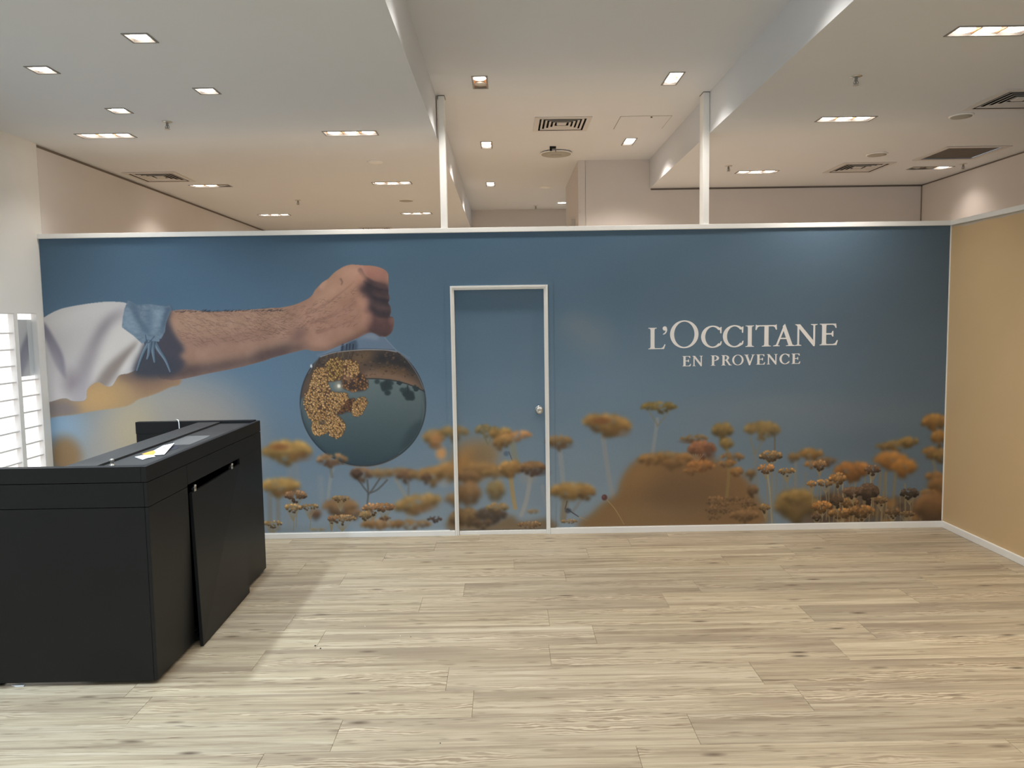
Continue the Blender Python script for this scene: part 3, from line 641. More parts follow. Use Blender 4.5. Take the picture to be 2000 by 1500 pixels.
    put(poly(z4([(165, 700), (205, 630), (262, 570), (322, 525), (336, 470), (366, 412), (415, 362), (480, 336), (560, 322), (640, 352), (720, 320), (830, 360), (900, 390), (950, 430), (985, 470), (1010, 520), (1020, 700)]), 6), (122, 94, 62))
    mc = full(poly(z4([(165, 700), (205, 630), (262, 570), (322, 525), (336, 470), (366, 412), (415, 362), (480, 336), (560, 322), (640, 352), (720, 320), (830, 360), (900, 390), (950, 430), (985, 470), (1010, 520), (1020, 700)]), 3))
    put(ell(Z(z4, 420, 480), 40, 60, .9), (140, 108, 68), .6, mc); put(ell(Z(z4, 640, 560), 90, 40, .9), (98, 78, 58), .75, mc); put(ell(Z(z4, 480, 640), 120, 26, .9), (132, 108, 76), .5, mc)
    put(ell(Z(z4, 700, 480), 60, 30, .9), (108, 84, 60), .6, mc)
    for x, y, w_, h_, c_, b in ((500, 355, 150, 60, (156, 112, 58), 2.6), (570, 335, 110, 40, (170, 124, 62), 2.4), (650, 350, 100, 60, (158, 112, 60), 2.4), (600, 375, 120, 50, (140, 100, 56), 3)):
        H4(x, y, w_, h_, c_, b)
    H4(705, 250, 135, 44, (140, 106, 62), 1.7); put(ell(Z(z4, 690, 262), 20, 4, .7), (92, 70, 52), .6)
    H4(745, 305, 130, 90, (150, 98, 66), 1.4, under=.6); put(ell(Z(z4, 785, 315), 10, 14, .7), (92, 66, 52), .7); rays(Z(z4, 720, 320), 36, 20, 16, (150, 120, 92), 6, 1.6, .7)
    H4(740, 385, 130, 66, (176, 116, 60), 1.4); H4(690, 410, 70, 40, (164, 112, 60), 1.8)
    stem(z4([(868, 280), (880, 400), (870, 540)]), 7, (128, 112, 72), 2, .7); H4(848, 212, 92, 84, (144, 116, 62), 2.4); H4(868, 275, 62, 60, (154, 124, 64), 2.2)
    H4(895, 345, 118, 52, (140, 106, 66), 1.2); H4(875, 375, 90, 40, (162, 114, 60), 1.6); H4(920, 415, 60, 50, (170, 118, 60), 1.6)
    stem(z4([(985, 240), (1010, 320)]), 5, (120, 116, 96), 2, .6); stem(z4([(1060, 240), (1015, 320)]), 5, (120, 116, 96), 2, .6); stem(z4([(1110, 220), (1110, 340)]), 4, (104, 92, 74), 1.6, .7)
    H4(1045, 205, 165, 84, (142, 116, 68), 2.3, under=.7); H4(1110, 215, 60, 40, (128, 104, 62), 2)
    H4(990, 425, 50, 50, (132, 100, 60), 2.4)
    for x in (1120, 1160, 1215, 1265): stem(z4([(x, 420), (x-6, 560)]), 7, (120, 116, 104), 3, .5)
    stem(z4([(1215, 370), (1215, 480)]), 6, (130, 124, 112), 2.4, .6)
    H4(1205, 345, 52, 56, (140, 108, 64), 2.6); H4(1290, 330, 120, 66, (158, 116, 62), 2.2); H4(1370, 365, 95, 46, (126, 92, 58), 2); H4(1290, 380, 60, 40, (166, 116, 62), 1.6)
    # right-hand thicket
    put(poly(z4([(1270, 690), (1300, 590), (1360, 520), (1440, 500), (1560, 520), (1700, 560), (1780, 540), (1840, 560), (1990, 500), (1990, 690)]), 6), (92, 76, 60), .9)
    for k in range(90):
        x = rs.uniform(1290, 1960); y = rs.uniform(540, 670)
        put(ell(Z(z4, x, y), rs.uniform(3, 13), rs.uniform(3, 9), .6), [(66, 54, 46), (116, 84, 54), (140, 102, 60), (78, 78, 76), (98, 78, 52)][k % 5], .6)
    for k in range(26):
        x = rs.uniform(1320, 1950); y = rs.uniform(400, 560); stem(z4([(x, y), (x-rs.uniform(-10, 20), 670)]), rs.uniform(1.6, 4), (134, 120, 90), 1.2, .6)
    for x in (1640, 1665, 1715): stem(z4([(x, 420), (x-20, 660)]), 6, (132, 112, 76), 2.4, .7)
    stem(z4([(1590, 420), (1595, 600)]), 3, (160, 144, 112), 1, .8); stem(z4([(1450, 450), (1452, 660)]), 3, (160, 144, 112), 1, .7); stem(z4([(1900, 350), (1930, 450)]), 7, (130, 120, 92), 3, .6)
    H4(1500, 412, 175, 96, (168, 110, 54), 2.6); H4(1720, 285, 150, 56, (150, 118, 62), 2.0, tilt=-.1); H4(1785, 265, 90, 50, (158, 122, 62), 2); H4(1660, 290, 90, 40, (138, 106, 60), 2)
    H4(1690, 360, 160, 90, (178, 120, 56), 2.8); H4(1755, 395, 120, 90, (186, 124, 54), 2.8)
    H4(1910, 170, 120, 84, (166, 120, 60), 2.6); H4(1935, 245, 76, 80, (176, 126, 62), 2.6); H4(1890, 320, 80, 60, (160, 116, 60), 2.6); H4(1940, 335, 70, 70, (150, 116, 64), 2.6)
    H4(1910, 440, 90, 50, (160, 112, 60), 2.4); H4(1935, 490, 110, 100, (150, 108, 60), 3); H4(1880, 520, 80, 40, (160, 118, 66), 1.6); H4(1900, 600, 170, 160, (134, 96, 58), 4.2)
    H4(1215, 590, 190, 165, (144, 114, 62), 3.6); H4(1215, 545, 150, 70, (154, 122, 66), 3); put(ell(Z(z4, 1245, 590), 16, 12, .8), (104, 84, 58), .6)
    for x, y, w_, h_, c_, b in ((1090, 338, 110, 62, (142, 112, 74), 1015), (1068, 400, 84, 50, (178, 124, 72), 1018), (1170, 413, 84, 40, (160, 122, 72), 955), (1335, 382, 66, 54, (150, 112, 72), 1010), (1600, 406, 76, 52, (122, 92, 68), 1005), (1295, 478, 44, 40, (176, 128, 74), 985), (1365, 470, 100, 40, (178, 130, 74), 1015), (1425, 450, 80, 64, (172, 124, 70), 1015), (1345, 590, 100, 60, (182, 124, 62), 1018), (1480, 570, 90, 56, (160, 116, 66), 1018), (1500, 520, 100, 60, (112, 84, 62), 1018), (1580, 520, 90, 90, (96, 74, 56), 1018), (1440, 625, 120, 60, (158, 114, 62), 1018), (1545, 615, 130, 66, (150, 106, 58), 1018), (1785, 525, 90, 56, (82, 68, 56), 1015), (1768, 628, 84, 36, (128, 98, 64), 1018), (1640, 560, 60, 46, (130, 100, 64), 1018), (1060, 596, 52, 44, (150, 116, 70), 1018), (1320, 640, 50, 40, (112, 84, 60), 1018), (1700, 620, 70, 50, (120, 92, 60), 1018), (1420, 560, 60, 70, (104, 80, 56), 1018)):
        sharp(z4, s4, x, y, w_, h_, c_, b, 18)
    for k in range(46):
        x = rs.uniform(780, 1010); y = rs.uniform(545, 660)
        head(Z(z4, x, y), rs.uniform(12, 24), rs.uniform(8, 14), [(132, 98, 64), (148, 108, 66), (112, 86, 60)][k % 3], .8, n=14)
    H4(960, 635, 150, 60, (142, 104, 64), 1.2); H4(1000, 510, 50, 60, (120, 90, 58), 1.4)
    stem(z4([(1075, 430), (1088, 540), (1098, 690)]), 3.4, (150, 142, 120), 1.0, .8); stem(z4([(1095, 420), (1092, 560), (1104, 690)]), 2.4, (128, 120, 100), 1.0, .8)
    put(stroke(z4([(265, 550), (310, 600), (355, 676)]), 1.6, 1.3), (160, 138, 100), .85); put(ell(Z(z4, 257, 542), 5.6, 6, .3), (86, 54, 50), .95); put(ell(Z(z4, 253, 538), 2, 2, .6), (120, 82, 74), .7)
    # dark lower margin of the print and fine print grain
    img[:] = img+(rs.rand(TH, TW, 1).astype(np.float32)-0.5)*5
    out = np.ones((TH, TW, 4), np.float32); out[..., :3] = np.clip(img, 0, 255)/255.0
    im = bpy.data.images.new('mural_print', TW, TH, alpha=False)
    im.pixels.foreach_set(np.ascontiguousarray(out[::-1]).ravel()); im.update(); im.pack()
    return im
MURAL_IMG = paint_mural()
def mural_mat():
    m = bpy.data.materials.new('printed_vinyl'); m.use_nodes = True
    nt = m.node_tree; N = nt.nodes; L = nt.links; b = N['Principled BSDF']
    uv = N.new('ShaderNodeUVMap'); uv.uv_map = 'print'
    t = N.new('ShaderNodeTexImage'); t.image = MURAL_IMG; t.extension = 'EXTEND'; L.new(uv.outputs[0], t.inputs[0])
    g = N.new('ShaderNodeMix'); g.data_type = 'RGBA'; g.blend_type = 'MULTIPLY'; g.clamp_result = False
    g.inputs[0].default_value = 1.0; g.inputs[7].default_value = (MURAL_GAIN, MURAL_GAIN, MURAL_GAIN, 1)
    L.new(t.outputs[0], g.inputs[6]); L.new(g.outputs[2], b.inputs['Base Color'])
    b.inputs['Roughness'].default_value = 0.5; b.inputs['Specular IOR Level'].default_value = 0.35
    tc = N.new('ShaderNodeTexCoord'); n = N.new('ShaderNodeTexNoise'); n.inputs['Scale'].default_value = 240; L.new(tc.outputs['Object'], n.inputs['Vector'])
    bp = N.new('ShaderNodeBump'); bp.inputs['Strength'].default_value = 0.05; bp.inputs['Distance'].default_value = 0.001
    L.new(n.outputs['Fac'], bp.inputs['Height']); L.new(bp.outputs['Normal'], b.inputs['Normal'])
    return m
M['mural'] = mural_mat()
def print_uv(o):
    me = o.data; uv = me.uv_layers.new(name='print')
    off = o.matrix_basis.translation
    par = o.parent
    if par: off = off+par.matrix_basis.translation
    for l in me.loops:
        c = me.vertices[l.vertex_index].co+off
        uv.data[l.index].uv = ((c.x-MX0)/(MX1-MX0), (c.z-MZ0)/(MZ1-MZ0))
# ------------------------------------------------------------------ floor
floor = struct(link('floor', bx((-6.0, 6.0, -4.0, YB+0.2, -0.12, -0.0065)), mat('subfloor', lin((186, 170, 142)), 0.6, noise=0.05)), 'pale grey oak plank floor')
PITCH_Y, PLEN, Y0P = 0.2544, 1.5465, 3.066
rows = {-1: 2.061, 0: -0.761, 1: -0.182, 2: -0.320, 3: 0.207, 4: 0.473, 5: 0.228, 6: -0.565, 7: -0.305, 8: 0.385, 9: 0.032, 10: 0.595, 11: -0.589, 12: -0.245}
rnd = random.Random(7)
plank_cache = {}
def plank_mesh(L):
    k = round(L, 3)
    if k not in plank_cache:
        bm = bmesh.new(); hx, hy, c, g = L/2-0.0006, PITCH_Y/2-0.0006, 0.0012, 0.006
        top = [bm.verts.new(p) for p in ((-hx+c, -hy+c, 0), (hx-c, -hy+c, 0), (hx-c, hy-c, 0), (-hx+c, hy-c, 0))]
        mid = [bm.verts.new(p) for p in ((-hx, -hy, -c*0.8), (hx, -hy, -c*0.8), (hx, hy, -c*0.8), (-hx, hy, -c*0.8))]
        bot = [bm.verts.new((v.co.x, v.co.y, -g)) for v in mid]
        bm.faces.new(top); bm.faces.new(bot[::-1])
        for a, b in ((top, mid), (mid, bot)):
            for i in range(4): bm.faces.new((a[i], b[i], b[(i+1) % 4], a[(i+1) % 4]))
        me = bpy.data.meshes.new('floor_plank'); bmesh.ops.recalc_face_normals(bm, faces=bm.faces); bm.to_mesh(me); bm.free()
        me.materials.append(M['wood']); plank_cache[k] = me
    return plank_cache[k]
for r in range(-12, 13):
    j0 = rows.get(r, rnd.uniform(-0.7, 0.8)); ya = Y0P+r*PITCH_Y
    x = j0
    while x > XL: x -= PLEN
    while x < XR+0.09:
        a, b = max(x, XL), min(x+PLEN, XR+0.09)
        if b-a > 0.02:
            o = bpy.data.objects.new('floor_plank', plank_mesh(b-a)); COL.objects.link(o)
            o.location = ((a+b)/2, ya+PITCH_Y/2, 0.0); o.parent = floor
        x += PLEN

# ------------------------------------------------------------------ ceiling fixtures: positions first, for the holes
# kind, x, y, lit pattern, label
SQ, DB, TR = (0.135, 0.135), (0.120, 0.310), (0.42, 0.145)
FL = [('S', -1.851, 4.085, 'nearest square downlight over the counter, closest to the raised ceiling'),
      ('S', -2.632, 4.555, 'square downlight nearest the left wall, in front of the other left-hand one'),
      ('S', -1.861, 4.995, 'square downlight between the nearest one and the triple light by the raised ceiling'),
      ('S', -2.622, 5.415, 'square downlight just in front of the triple light by the left wall'),
      ('T', -3.068, 6.10, 'triple downlight in the left ceiling beside the left wall, in front of the square vent'),
      ('T', -1.183, 6.13, 'triple downlight in the left ceiling just before the left post, above the printed fist'),
      ('T', -3.105, 8.31, 'triple downlight behind the mural wall beside the left wall vent, one lamp dark'),
      ('T', -1.183, 8.31, 'triple downlight behind the mural wall, middle of three along the raised ceiling edge'),
      ('T', -3.105, 10.56, 'farthest triple downlight on the left wall side, low over the mural top trim'),
      ('T', -1.190, 10.62, 'farthest triple downlight beside the raised ceiling, low over the mural top trim')]
FC = [('D', -0.165, 5.96, 'twin downlight in the raised ceiling in front of the left post, near lamp lit'),
      ('D', 1.285, 5.93, 'twin downlight in the raised ceiling in front of the right post'),
      ('D', -0.168, 8.03, 'twin downlight in the raised ceiling left of the hanging speaker'),
      ('D', 1.283, 7.97, 'twin downlight in the raised ceiling behind the access hatch'),
      ('D', -0.172, 10.30, 'farthest twin downlight in the raised ceiling, beyond the hanging speaker')]
FR = [('T', 2.565, 4.14, 'nearest triple downlight in the right ceiling, largest of all'),
      ('T', 2.583, 5.905, 'triple downlight in the right ceiling between the two sprinklers'),
      ('T', 2.588, 7.97, 'triple downlight in the right ceiling just right of the right post'),
      ('T', 4.32, 7.885, 'triple downlight under the dark filter grille, only one lamp lit')]
# unseen fittings of the same rows, added over the viewer as room light
FX_L = [('S', -2.632, 3.69), ('S', -1.851, 3.18), ('S', -2.632, 2.82), ('S', -1.851, 2.27), ('S', -2.632, 1.0), ('S', -1.851, 0.5)]
FX_C = [('D', -0.165, 3.9), ('D', 1.285, 3.9), ('D', -0.165, 1.85), ('D', 1.285, 1.85)]
FX_R = [('T', 2.575, 2.2), ('T', 2.575, 0.3)]
SIZE = {'S': SQ, 'D': DB, 'T': TR}
def hole(f, m=0.008):
    w_, l_ = SIZE[f[0]]; return (f[1]-w_/2+m, f[1]+w_/2-m, f[2]-l_/2+m, f[2]+l_/2-m)
VENTS = [(0.543, 7.227, ZC, 0.51, 'square louvred air vent in the raised ceiling between the posts'),
         (3.590, 5.440, ZL, 0.51, 'nearest square louvred air vent, cut off by the right side of the photo'),
         (3.555, 7.815, ZL, 0.51, 'square louvred air vent in the right ceiling behind the right partition corner'),
         (-3.410, 7.790, ZL, 0.51, 'square louvred air vent tight against the left wall'),
         (-2.005, 12.33, ZL, 0.51, 'farthest square louvred air vent, half hidden by the mural top trim')]
GR = (4.215, 7.195, 0.585)
def vh(v): return (v[0]-v[3]/2+0.02, v[0]+v[3]/2-0.02, v[1]-v[3]/2+0.02, v[1]+v[3]/2-0.02)
hl = [hole(f) for f in FL+FX_L]+[vh(v) for v in VENTS if v[2] == ZL and v[0] < 0]
hc = [hole(f) for f in FC+FX_C]+[vh(VENTS[0])]
hr = [hole(f) for f in FR+FX_R]+[vh(v) for v in VENTS if v[2] == ZL and v[0] > 0]+[vh((GR[0], GR[1], 0, GR[2]))]
struct(link('ceiling', sheet_holes(XL-0.1, SX0, YF, YB, ZL, hl), M['ceil']), 'lowered flat ceiling on the left')
struct(link('ceiling', sheet_holes(SX0, SX1, YF, YB, ZC, hc), M['ceil']), 'raised middle strip of ceiling')
struct(link('ceiling', sheet_holes(SX1, 4.86, YF, YB, ZL, hr), M['ceil']), 'lowered flat ceiling on the right')
struct(link('ceiling_riser', bx((SX0-0.012, SX0, YF, YB, ZL+0.0122, ZC+0.012)), M['ceil']), 'left upstand of the raised ceiling')
struct(link('ceiling_riser', bx((SX1, SX1+0.012, YF, YR, ZL+0.0122, ZC+0.012)), M['ceil']), 'right upstand of the raised ceiling')
struct(link('light_stop_lid', bx((-6, 6, YF-0.1, YB+0.3, 3.95, 4.05)), M['gap']))  # unseen lid added above the ceilings to stop world light leaking in

# ------------------------------------------------------------------ walls
N1 = (5.20, 5.905, 0.30, 1.889); N2 = (5.945, 6.192, 0.30, 1.893); ND = 0.045
def wall_left_bm():
    bm = bmesh.new()
    ys = [YF, N1[0], N1[1], N2[0], N2[1], 6.334]; X0, X1 = XL-0.16, XL
    for i, (a, b) in enumerate(zip(ys, ys[1:])):
        if i in (1, 3):
            z = N1 if i == 1 else N2
            box(bm, X0, X1, a, b, 0, z[2]); box(bm, X0, X1, a, b, z[3], ZL)
        else: box(bm, X0, X1, a, b, 0, ZL)
    return bm
struct(link('wall_left', wall_left_bm(), M['wall']), 'off-white left wall with two lit recesses')
wl2 = struct(link('wall_left', bx((XL-0.16, XL, 6.3365, YB, 0, 3.222)), M['wall_rear']), 'rear length of the left wall below a shadow gap')
struct(link('trim_3', bx((XL-0.16, XL-0.02, 6.3365, YB, 3.222, ZL)), M['gapwall']), 'dark shadow gap between left wall and ceiling')
# mural wall
DX0, DX1, DZ = -0.4485, 0.3440, 2.062
struct(link('wall_back', bx((XL, DX0+0.004, D+0.004, D+0.118, 0, ZM), (DX1-0.004, XR, D+0.004, D+0.118, 0, ZM), (DX0+0.004, DX1-0.004, D+0.004, D+0.118, DZ-0.004, ZM)), M['wall']), 'stud partition behind the mural')
struct(link('wall_right', bx((XR, XR+0.1, YF, D+0.118, 0, ZM)), M['tan']), 'tan board partition on the right')
struct(link('trim_1', bx((XL, XR, D-0.014, D+0.122, ZM, ZT), bev=0.003), M['white']), 'white cap rail along the mural wall')
struct(link('trim_2', bx((XR-0.016, XR+0.104, YF, D+0.122, ZM, ZT), bev=0.003), M['white']), 'white cap rail along the tan wall')
struct(link('trim_4', bx((XR-0.010, XR, D-0.002, D+0.002, 0.06, ZM), bev=0.0008), M['white']), 'thin pale corner bead')
def skirting(bm, x0, x1, y0, y1, h=0.052):
    box(bm, x0, x1, y0, y1, 0.0, h, bev=0.004)
struct(link('baseboard_back', bx((XL, -0.449, D-0.014, D+0.002, 0, 0.044), bev=0.003), M['white']), 'white baseboard left of the door')
struct(link('baseboard_back', bx((0.345, XR-0.014, D-0.014, D+0.002, 0, 0.050), bev=0.003), M['white']), 'white baseboard right of the door')
struct(link('baseboard_right', bx((XR-0.016, XR+0.001, YF, D-0.002, 0, 0.056), bev=0.005), M['white']), 'white baseboard along the tan wall')
# rear of the unit
struct(link('wall_rear', bx((0.930, SX1+0.012, YR, YR+0.14, 0, ZC), (0.845, 0.926, YR, YR+0.14, 0, ZC), (0.926, 0.930, YR+0.012, YR+0.14, 0, ZC), (SX1+0.012, 4.76, YR, YR+0.14, 0, 3.228)), M['wall_rear']), 'pale rear wall right of the opening')
struct(link('trim_5', bx((SX1-0.005, 4.76, YR+0.02, YR+0.14, 3.228, ZL)), M['gapwall']), 'dark shadow gap above the rear wall')
struct(link('wall_rear', bx((0.845, 0.985, YR+0.14, 10.62, 0, ZC)), M['wall_rear']), 'side return of the rear opening')
struct(link('wall_rear', bx((XL-0.1, 4.0, YB, YB+0.14, 0, ZC)), M['wall_rear']), 'far end wall')
struct(link('wall_rear', bx((2.6, 2.74, 10.62, YB, 0, ZC)), M['wall_rear']), 'end of the room beyond the opening')
struct(link('wall_right', bx((4.762, 4.9, YF, YR+0.14, 0, 3.232)), M['wall_rear']), 'outer right wall behind the tan partition')
struct(link('trim_6', bx((4.782, 4.9, YF, YR+0.14, 3.232, ZL)), M['gapwall']), 'dark shadow gap above the outer right wall')
struct(link('trim_7', bx((4.752, 4.762, YR-0.010, YR, 0, 3.228)), M['gapwall']), 'dark joint in the rear corner')
d2 = struct(empty('door_2', (0.845, 9.3, 0)), 'tall opening in the rear return')
fr2 = link('door_frame', bx((-0.045, 0.0, -0.03, 0.03, 0, 2.965), (-0.045, 0.0, 0.03, 0.85, 2.925, 2.965), (-0.045, 0.0, 0.85, 0.91, 0, 2.965), bev=0.004), M['vent'], d2)
link('door_leaf', bx((-0.012, -0.002, 0.03, 0.85, 0.01, 2.925)), M['gap'], d2)

# ------------------------------------------------------------------ mural, door
mural = empty('wall_mural', (0, D, 0))
tag(mural, 'blue photographic wall print: hairy hand gripping a round glass flask above yellow flowers', 'mural')
def print_panel(name, x0, x1, z0, z1, y0, y1, parent):
    bm = bx((x0, x1, y0, y1, z0, z1)); o = link(name, bm, M['mural'], parent); print_uv(o); return o
AX0, AX1, AZ = -0.493, 0.389, 2.102
for (a, b, c, d_) in ((XL+0.004, -2.2342, 0.050, ZM), (-2.234, AX0, 0.050, ZM), (AX0, AX1, AZ, ZM), (AX1, 1.0008, 0.054, ZM), (1.001, 2.6268, 0.054, ZM), (2.627, XR-0.008, 0.054, ZM)):
    print_panel('mural_panel', a, b, c, d_, 0.001, 0.004, mural)
door = struct(empty('door_1', (0, D, 0)), 'door covered by the same blue print, in a thin white frame')
for (a, b, c, d_) in ((AX0, DX0, 0.047, AZ), (DX1, AX1, 0.052, AZ), (DX0, DX1, DZ, AZ)):
    o = print_panel('architrave', a, b, c, d_, -0.003, 0.004, door)
leaf = print_panel('door_leaf', -0.4145, 0.3120, 0.036, 2.030, 0.030, 0.070, door)
bm = bmesh.new()
for (y0, y1, ins, wd) in ((-0.012, 0.075, 0.0, 0.017), (-0.003, 0.075, 0.016, 0.016)):
    x0, x1, z1_ = DX0+ins, DX1-ins, DZ-ins
    box(bm, x0, x0+wd, y0, y1, 0.0, z1_, bev=0.002); box(bm, x1-wd, x1, y0, y1, 0.0, z1_, bev=0.002); box(bm, x0+wd, x1-wd, y0, y1, z1_-wd, z1_, bev=0.002)
link('door_frame', bm, M['white'], door)
link('threshold', bx((-0.4145, 0.3120, 0.012, 0.075, 0.0, 0.030), bev=0.002), M['white'], door)
bm = bmesh.new(); lathe(bm, [(0.033, 0.0), (0.033, 0.004), (0.026, 0.007), (0.012, 0.010), (0.011, 0.028), (0.020, 0.034), (0.0285, 0.043), (0.031, 0.055), (0.029, 0.066), (0.021, 0.074), (0.010, 0.077), (0.0095, 0.0755)], 28, 'Y')
kn = link('door_knob', bm, M['steel'], door, (0.263, 0.030, 1.039), smooth=True); kn['label'] = 'round satin steel knob'

# ------------------------------------------------------------------ lettering
def letters():
    SRF = 0.045
    def arcpts(cx, cy, rx, ry, a0, a1, n=24):
        return [(cx+rx*math.cos(a0+(a1-a0)*i/n), cy+ry*math.sin(a0+(a1-a0)*i/n)) for i in range(n+1)]
    def stemL(x, w_, y0=0.0, y1=1.0, ext=0.085, top=True, bot=True):
        P = [[(x, y0), (x+w_, y0), (x+w_, y1), (x, y1)]]
        def foot(y, s):
            h = SRF*s; b = 0.075*s
            return [(x-ext, y), (x+w_+ext, y), (x+w_+ext, y+h*0.6), (x+w_+0.02, y+h), (x+w_, y+h+b), (x, y+h+b), (x-0.02, y+h), (x-ext, y+h*0.6)]
        if bot: P.append(foot(y0, 1))
        if top: P.append(foot(y1, -1))
        return P
    def ring(cx, cy, rx, ry, tx, ty, a0=0, a1=2*math.pi, n=40, tilt=0.0):
        A = arcpts(cx, cy, rx, ry, a0, a1, n); B = arcpts(cx, cy, rx-tx, ry-ty, a0+tilt, a1+tilt, n)
        return [[A[i], A[i+1], B[i+1], B[i]] for i in range(n)]
    G = {}
    W_ = 0.170
    G['I'] = (0.40, stemL(0.13, W_, ext=0.105))
    G['L'] = (0.79, stemL(0.12, W_, ext=0.10)+[[(0.12, 0), (0.72, 0), (0.79, 0.22), (0.755, 0.22), (0.68, 0.08), (0.60, SRF), (0.12, SRF)]])
    G['E'] = (0.80, stemL(0.12, W_, ext=0.10)+[[(0.12, 0), (0.74, 0), (0.80, 0.23), (0.765, 0.23), (0.69, 0.09), (0.60, SRF+.01), (0.12, SRF+.01)],
        [(0.12, 1), (0.71, 1), (0.735, 0.80), (0.70, 0.80), (0.655, 0.90), (0.58, 1-SRF-.01), (0.12, 1-SRF-.01)],
        [(0.26, 0.49), (0.52, 0.49), (0.57, 0.40), (0.60, 0.40), (0.60, 0.66), (0.57, 0.66), (0.52, 0.56), (0.26, 0.56)]])
    G['T'] = (0.92, stemL(0.39, W_, ext=0.105, top=False)+[[(0.02, 1.03), (0.06, 1.0), (0.86, 1.0), (0.90, 1.03), (0.915, 0.78), (0.88, 0.78), (0.83, 0.90), (0.76, 1-SRF-.015), (0.16, 1-SRF-.015), (0.09, 0.90), (0.04, 0.78), (0.005, 0.78)]])
    G['A'] = (0.95, [[(0.07, 0), (0.13, 0), (0.485, 0.92), (0.46, 1.03), (0.50, 1.03)][:0] or [(0.115, 0.02), (0.195, 0.02), (0.51, 0.86), (0.47, 0.97)],
        [(0.43, 0.94), (0.52, 1.04), (0.88, 0.02), (0.70, 0.02), (0.44, 0.80)], [(0.27, 0.33), (0.64, 0.33), (0.62, 0.395), (0.29, 0.395)],
        [(0.0, 0), (0.29, 0), (0.29, 0.025), (0.20, SRF), (0.12, SRF+.02), (0.0, 0.025)], [(0.58, 0), (0.97, 0), (0.97, 0.025), (0.88, SRF+.02), (0.70, SRF), (0.58, 0.025)]])
    G['N'] = (1.08, [[(0.14, 0), (0.215, 0), (0.215, 0.98), (0.14, 0.98)], [(0.865, -0.02), (0.94, 0.05), (0.94, 1), (0.865, 1)],
        [(0.04, 1), (0.25, 1), (0.93, 0.16), (0.93, -0.03), (0.88, -0.03), (0.10, 0.95), (0.04, 0.975)],
        [(0.03, 0), (0.32, 0), (0.32, 0.025), (0.205, SRF+.02), (0.145, SRF+.02), (0.03, 0.025)], [(0.75, 1), (1.05, 1), (1.05, 0.975), (0.93, 0.935), (0.87, 0.935), (0.75, 0.975)]])
    G['O'] = (1.0, ring(0.5, 0.5, 0.5, 0.53, 0.135, 0.050, n=56))
    G['C'] = (0.93, ring(0.52, 0.5, 0.52, 0.53, 0.175, 0.062, math.radians(42), math.radians(318), 44)+
        [[(0.86, 0.66), (0.905, 0.66), (0.915, 0.96), (0.88, 0.96), (0.84, 0.90), (0.80, 0.88), (0.85, 0.80)], [(0.905, 0.14), (0.86, 0.08), (0.80, 0.09), (0.85, 0.19), (0.89, 0.28), (0.925, 0.28)]])
    G['P'] = (0.70, stemL(0.12, 0.155, ext=0.10)+ring(0.30, 0.735, 0.38, 0.265, 0.155, 0.05, -math.pi/2, math.pi/2, 24)+[[(0.12, 1), (0.31, 1), (0.31, 0.95), (0.12, 0.95)], [(0.25, 0.47), (0.31, 0.47), (0.31, 0.52), (0.25, 0.52)]])
    G['R'] = (0.86, stemL(0.12, 0.155, ext=0.10)+ring(0.30, 0.745, 0.37, 0.255, 0.155, 0.05, -math.pi/2, math.pi/2, 24)+[[(0.12, 1), (0.31, 1), (0.31, 0.95), (0.12, 0.95)], [(0.25, 0.49), (0.33, 0.49), (0.33, 0.54), (0.25, 0.54)],
        [(0.36, 0.53), (0.52, 0.53), (0.78, 0.08), (0.90, 0.03), (0.90, 0.0), (0.70, 0.0)]])
    G['V'] = (0.95, [[(0.10, 0.98), (0.27, 0.98), (0.56, 0.14), (0.50, -0.04), (0.45, -0.04)], [(0.45, -0.04), (0.51, -0.04), (0.85, 0.98), (0.765, 0.98), (0.49, 0.14)],
        [(0.0, 1), (0.38, 1), (0.38, 0.975), (0.27, 0.93), (0.10, 0.93), (0.0, 0.975)], [(0.66, 1), (0.95, 1), (0.95, 0.975), (0.86, 0.94), (0.76, 0.94), (0.66, 0.975)]])
    ap = arcpts(0.50, 0.72, 0.42, 0.26, 0, 2*math.pi, 22)
    G["'"] = (1.0, [ap, [(0.92, 0.74), (0.98, 0.55), (0.86, 0.28), (0.55, 0.06), (0.15, -0.02), (0.15, 0.06), (0.50, 0.20), (0.66, 0.36), (0.68, 0.52), (0.60, 0.62)]])
    def clean_poly(bm, pts, sx, sz, ox, oz, dep=0.0006):
        f = [bm.verts.new((ox+x*sx, 0.0, oz+z*sz)) for x, z in pts]
        try: fc = bm.faces.new(f)
        except ValueError: return
        ex = bmesh.ops.extrude_face_region(bm, geom=[fc])
        bmesh.ops.translate(bm, vec=(0, -dep, 0), verts=[g for g in ex['geom'] if isinstance(g, bmesh.types.BMVert)])
    lay = {'w': [('L', 262, 398, 1.5250, 0.1745), ("'", 374, 412, 1.6435, 0.068), ('O', 435, 655, 1.5355, 0.2145), ('C', 677, 838, 1.5330, 0.1715), ('C', 847, 1008, 1.5345, 0.1715), ('I', 1020, 1088, 1.5318, 0.1745), ('T', 1100, 1268, 1.5325, 0.1745), ('A', 1240, 1405, 1.5330, 0.1745), ('N', 1405, 1590, 1.5340, 0.1755), ('E', 1600, 1745, 1.5350, 0.1760)],
           's': [('E', 530, 597, 1.3805, 0.084), ('N', 608, 692, 1.3810, 0.084), ('P', 752, 818, 1.3820, 0.084), ('R', 835, 912, 1.3825, 0.084), ('O', 922, 1008, 1.3845, 0.0815), ('V', 1015, 1097, 1.3840, 0.084), ('E', 1108, 1177, 1.3845, 0.084), ('N', 1190, 1277, 1.3850, 0.084), ('C', 1292, 1368, 1.3875, 0.0815), ('E', 1385, 1453, 1.3865, 0.084)]}
    X = lambda q: 1.1600+(q-262)*(2.7165-1.1600)/(1745-262)
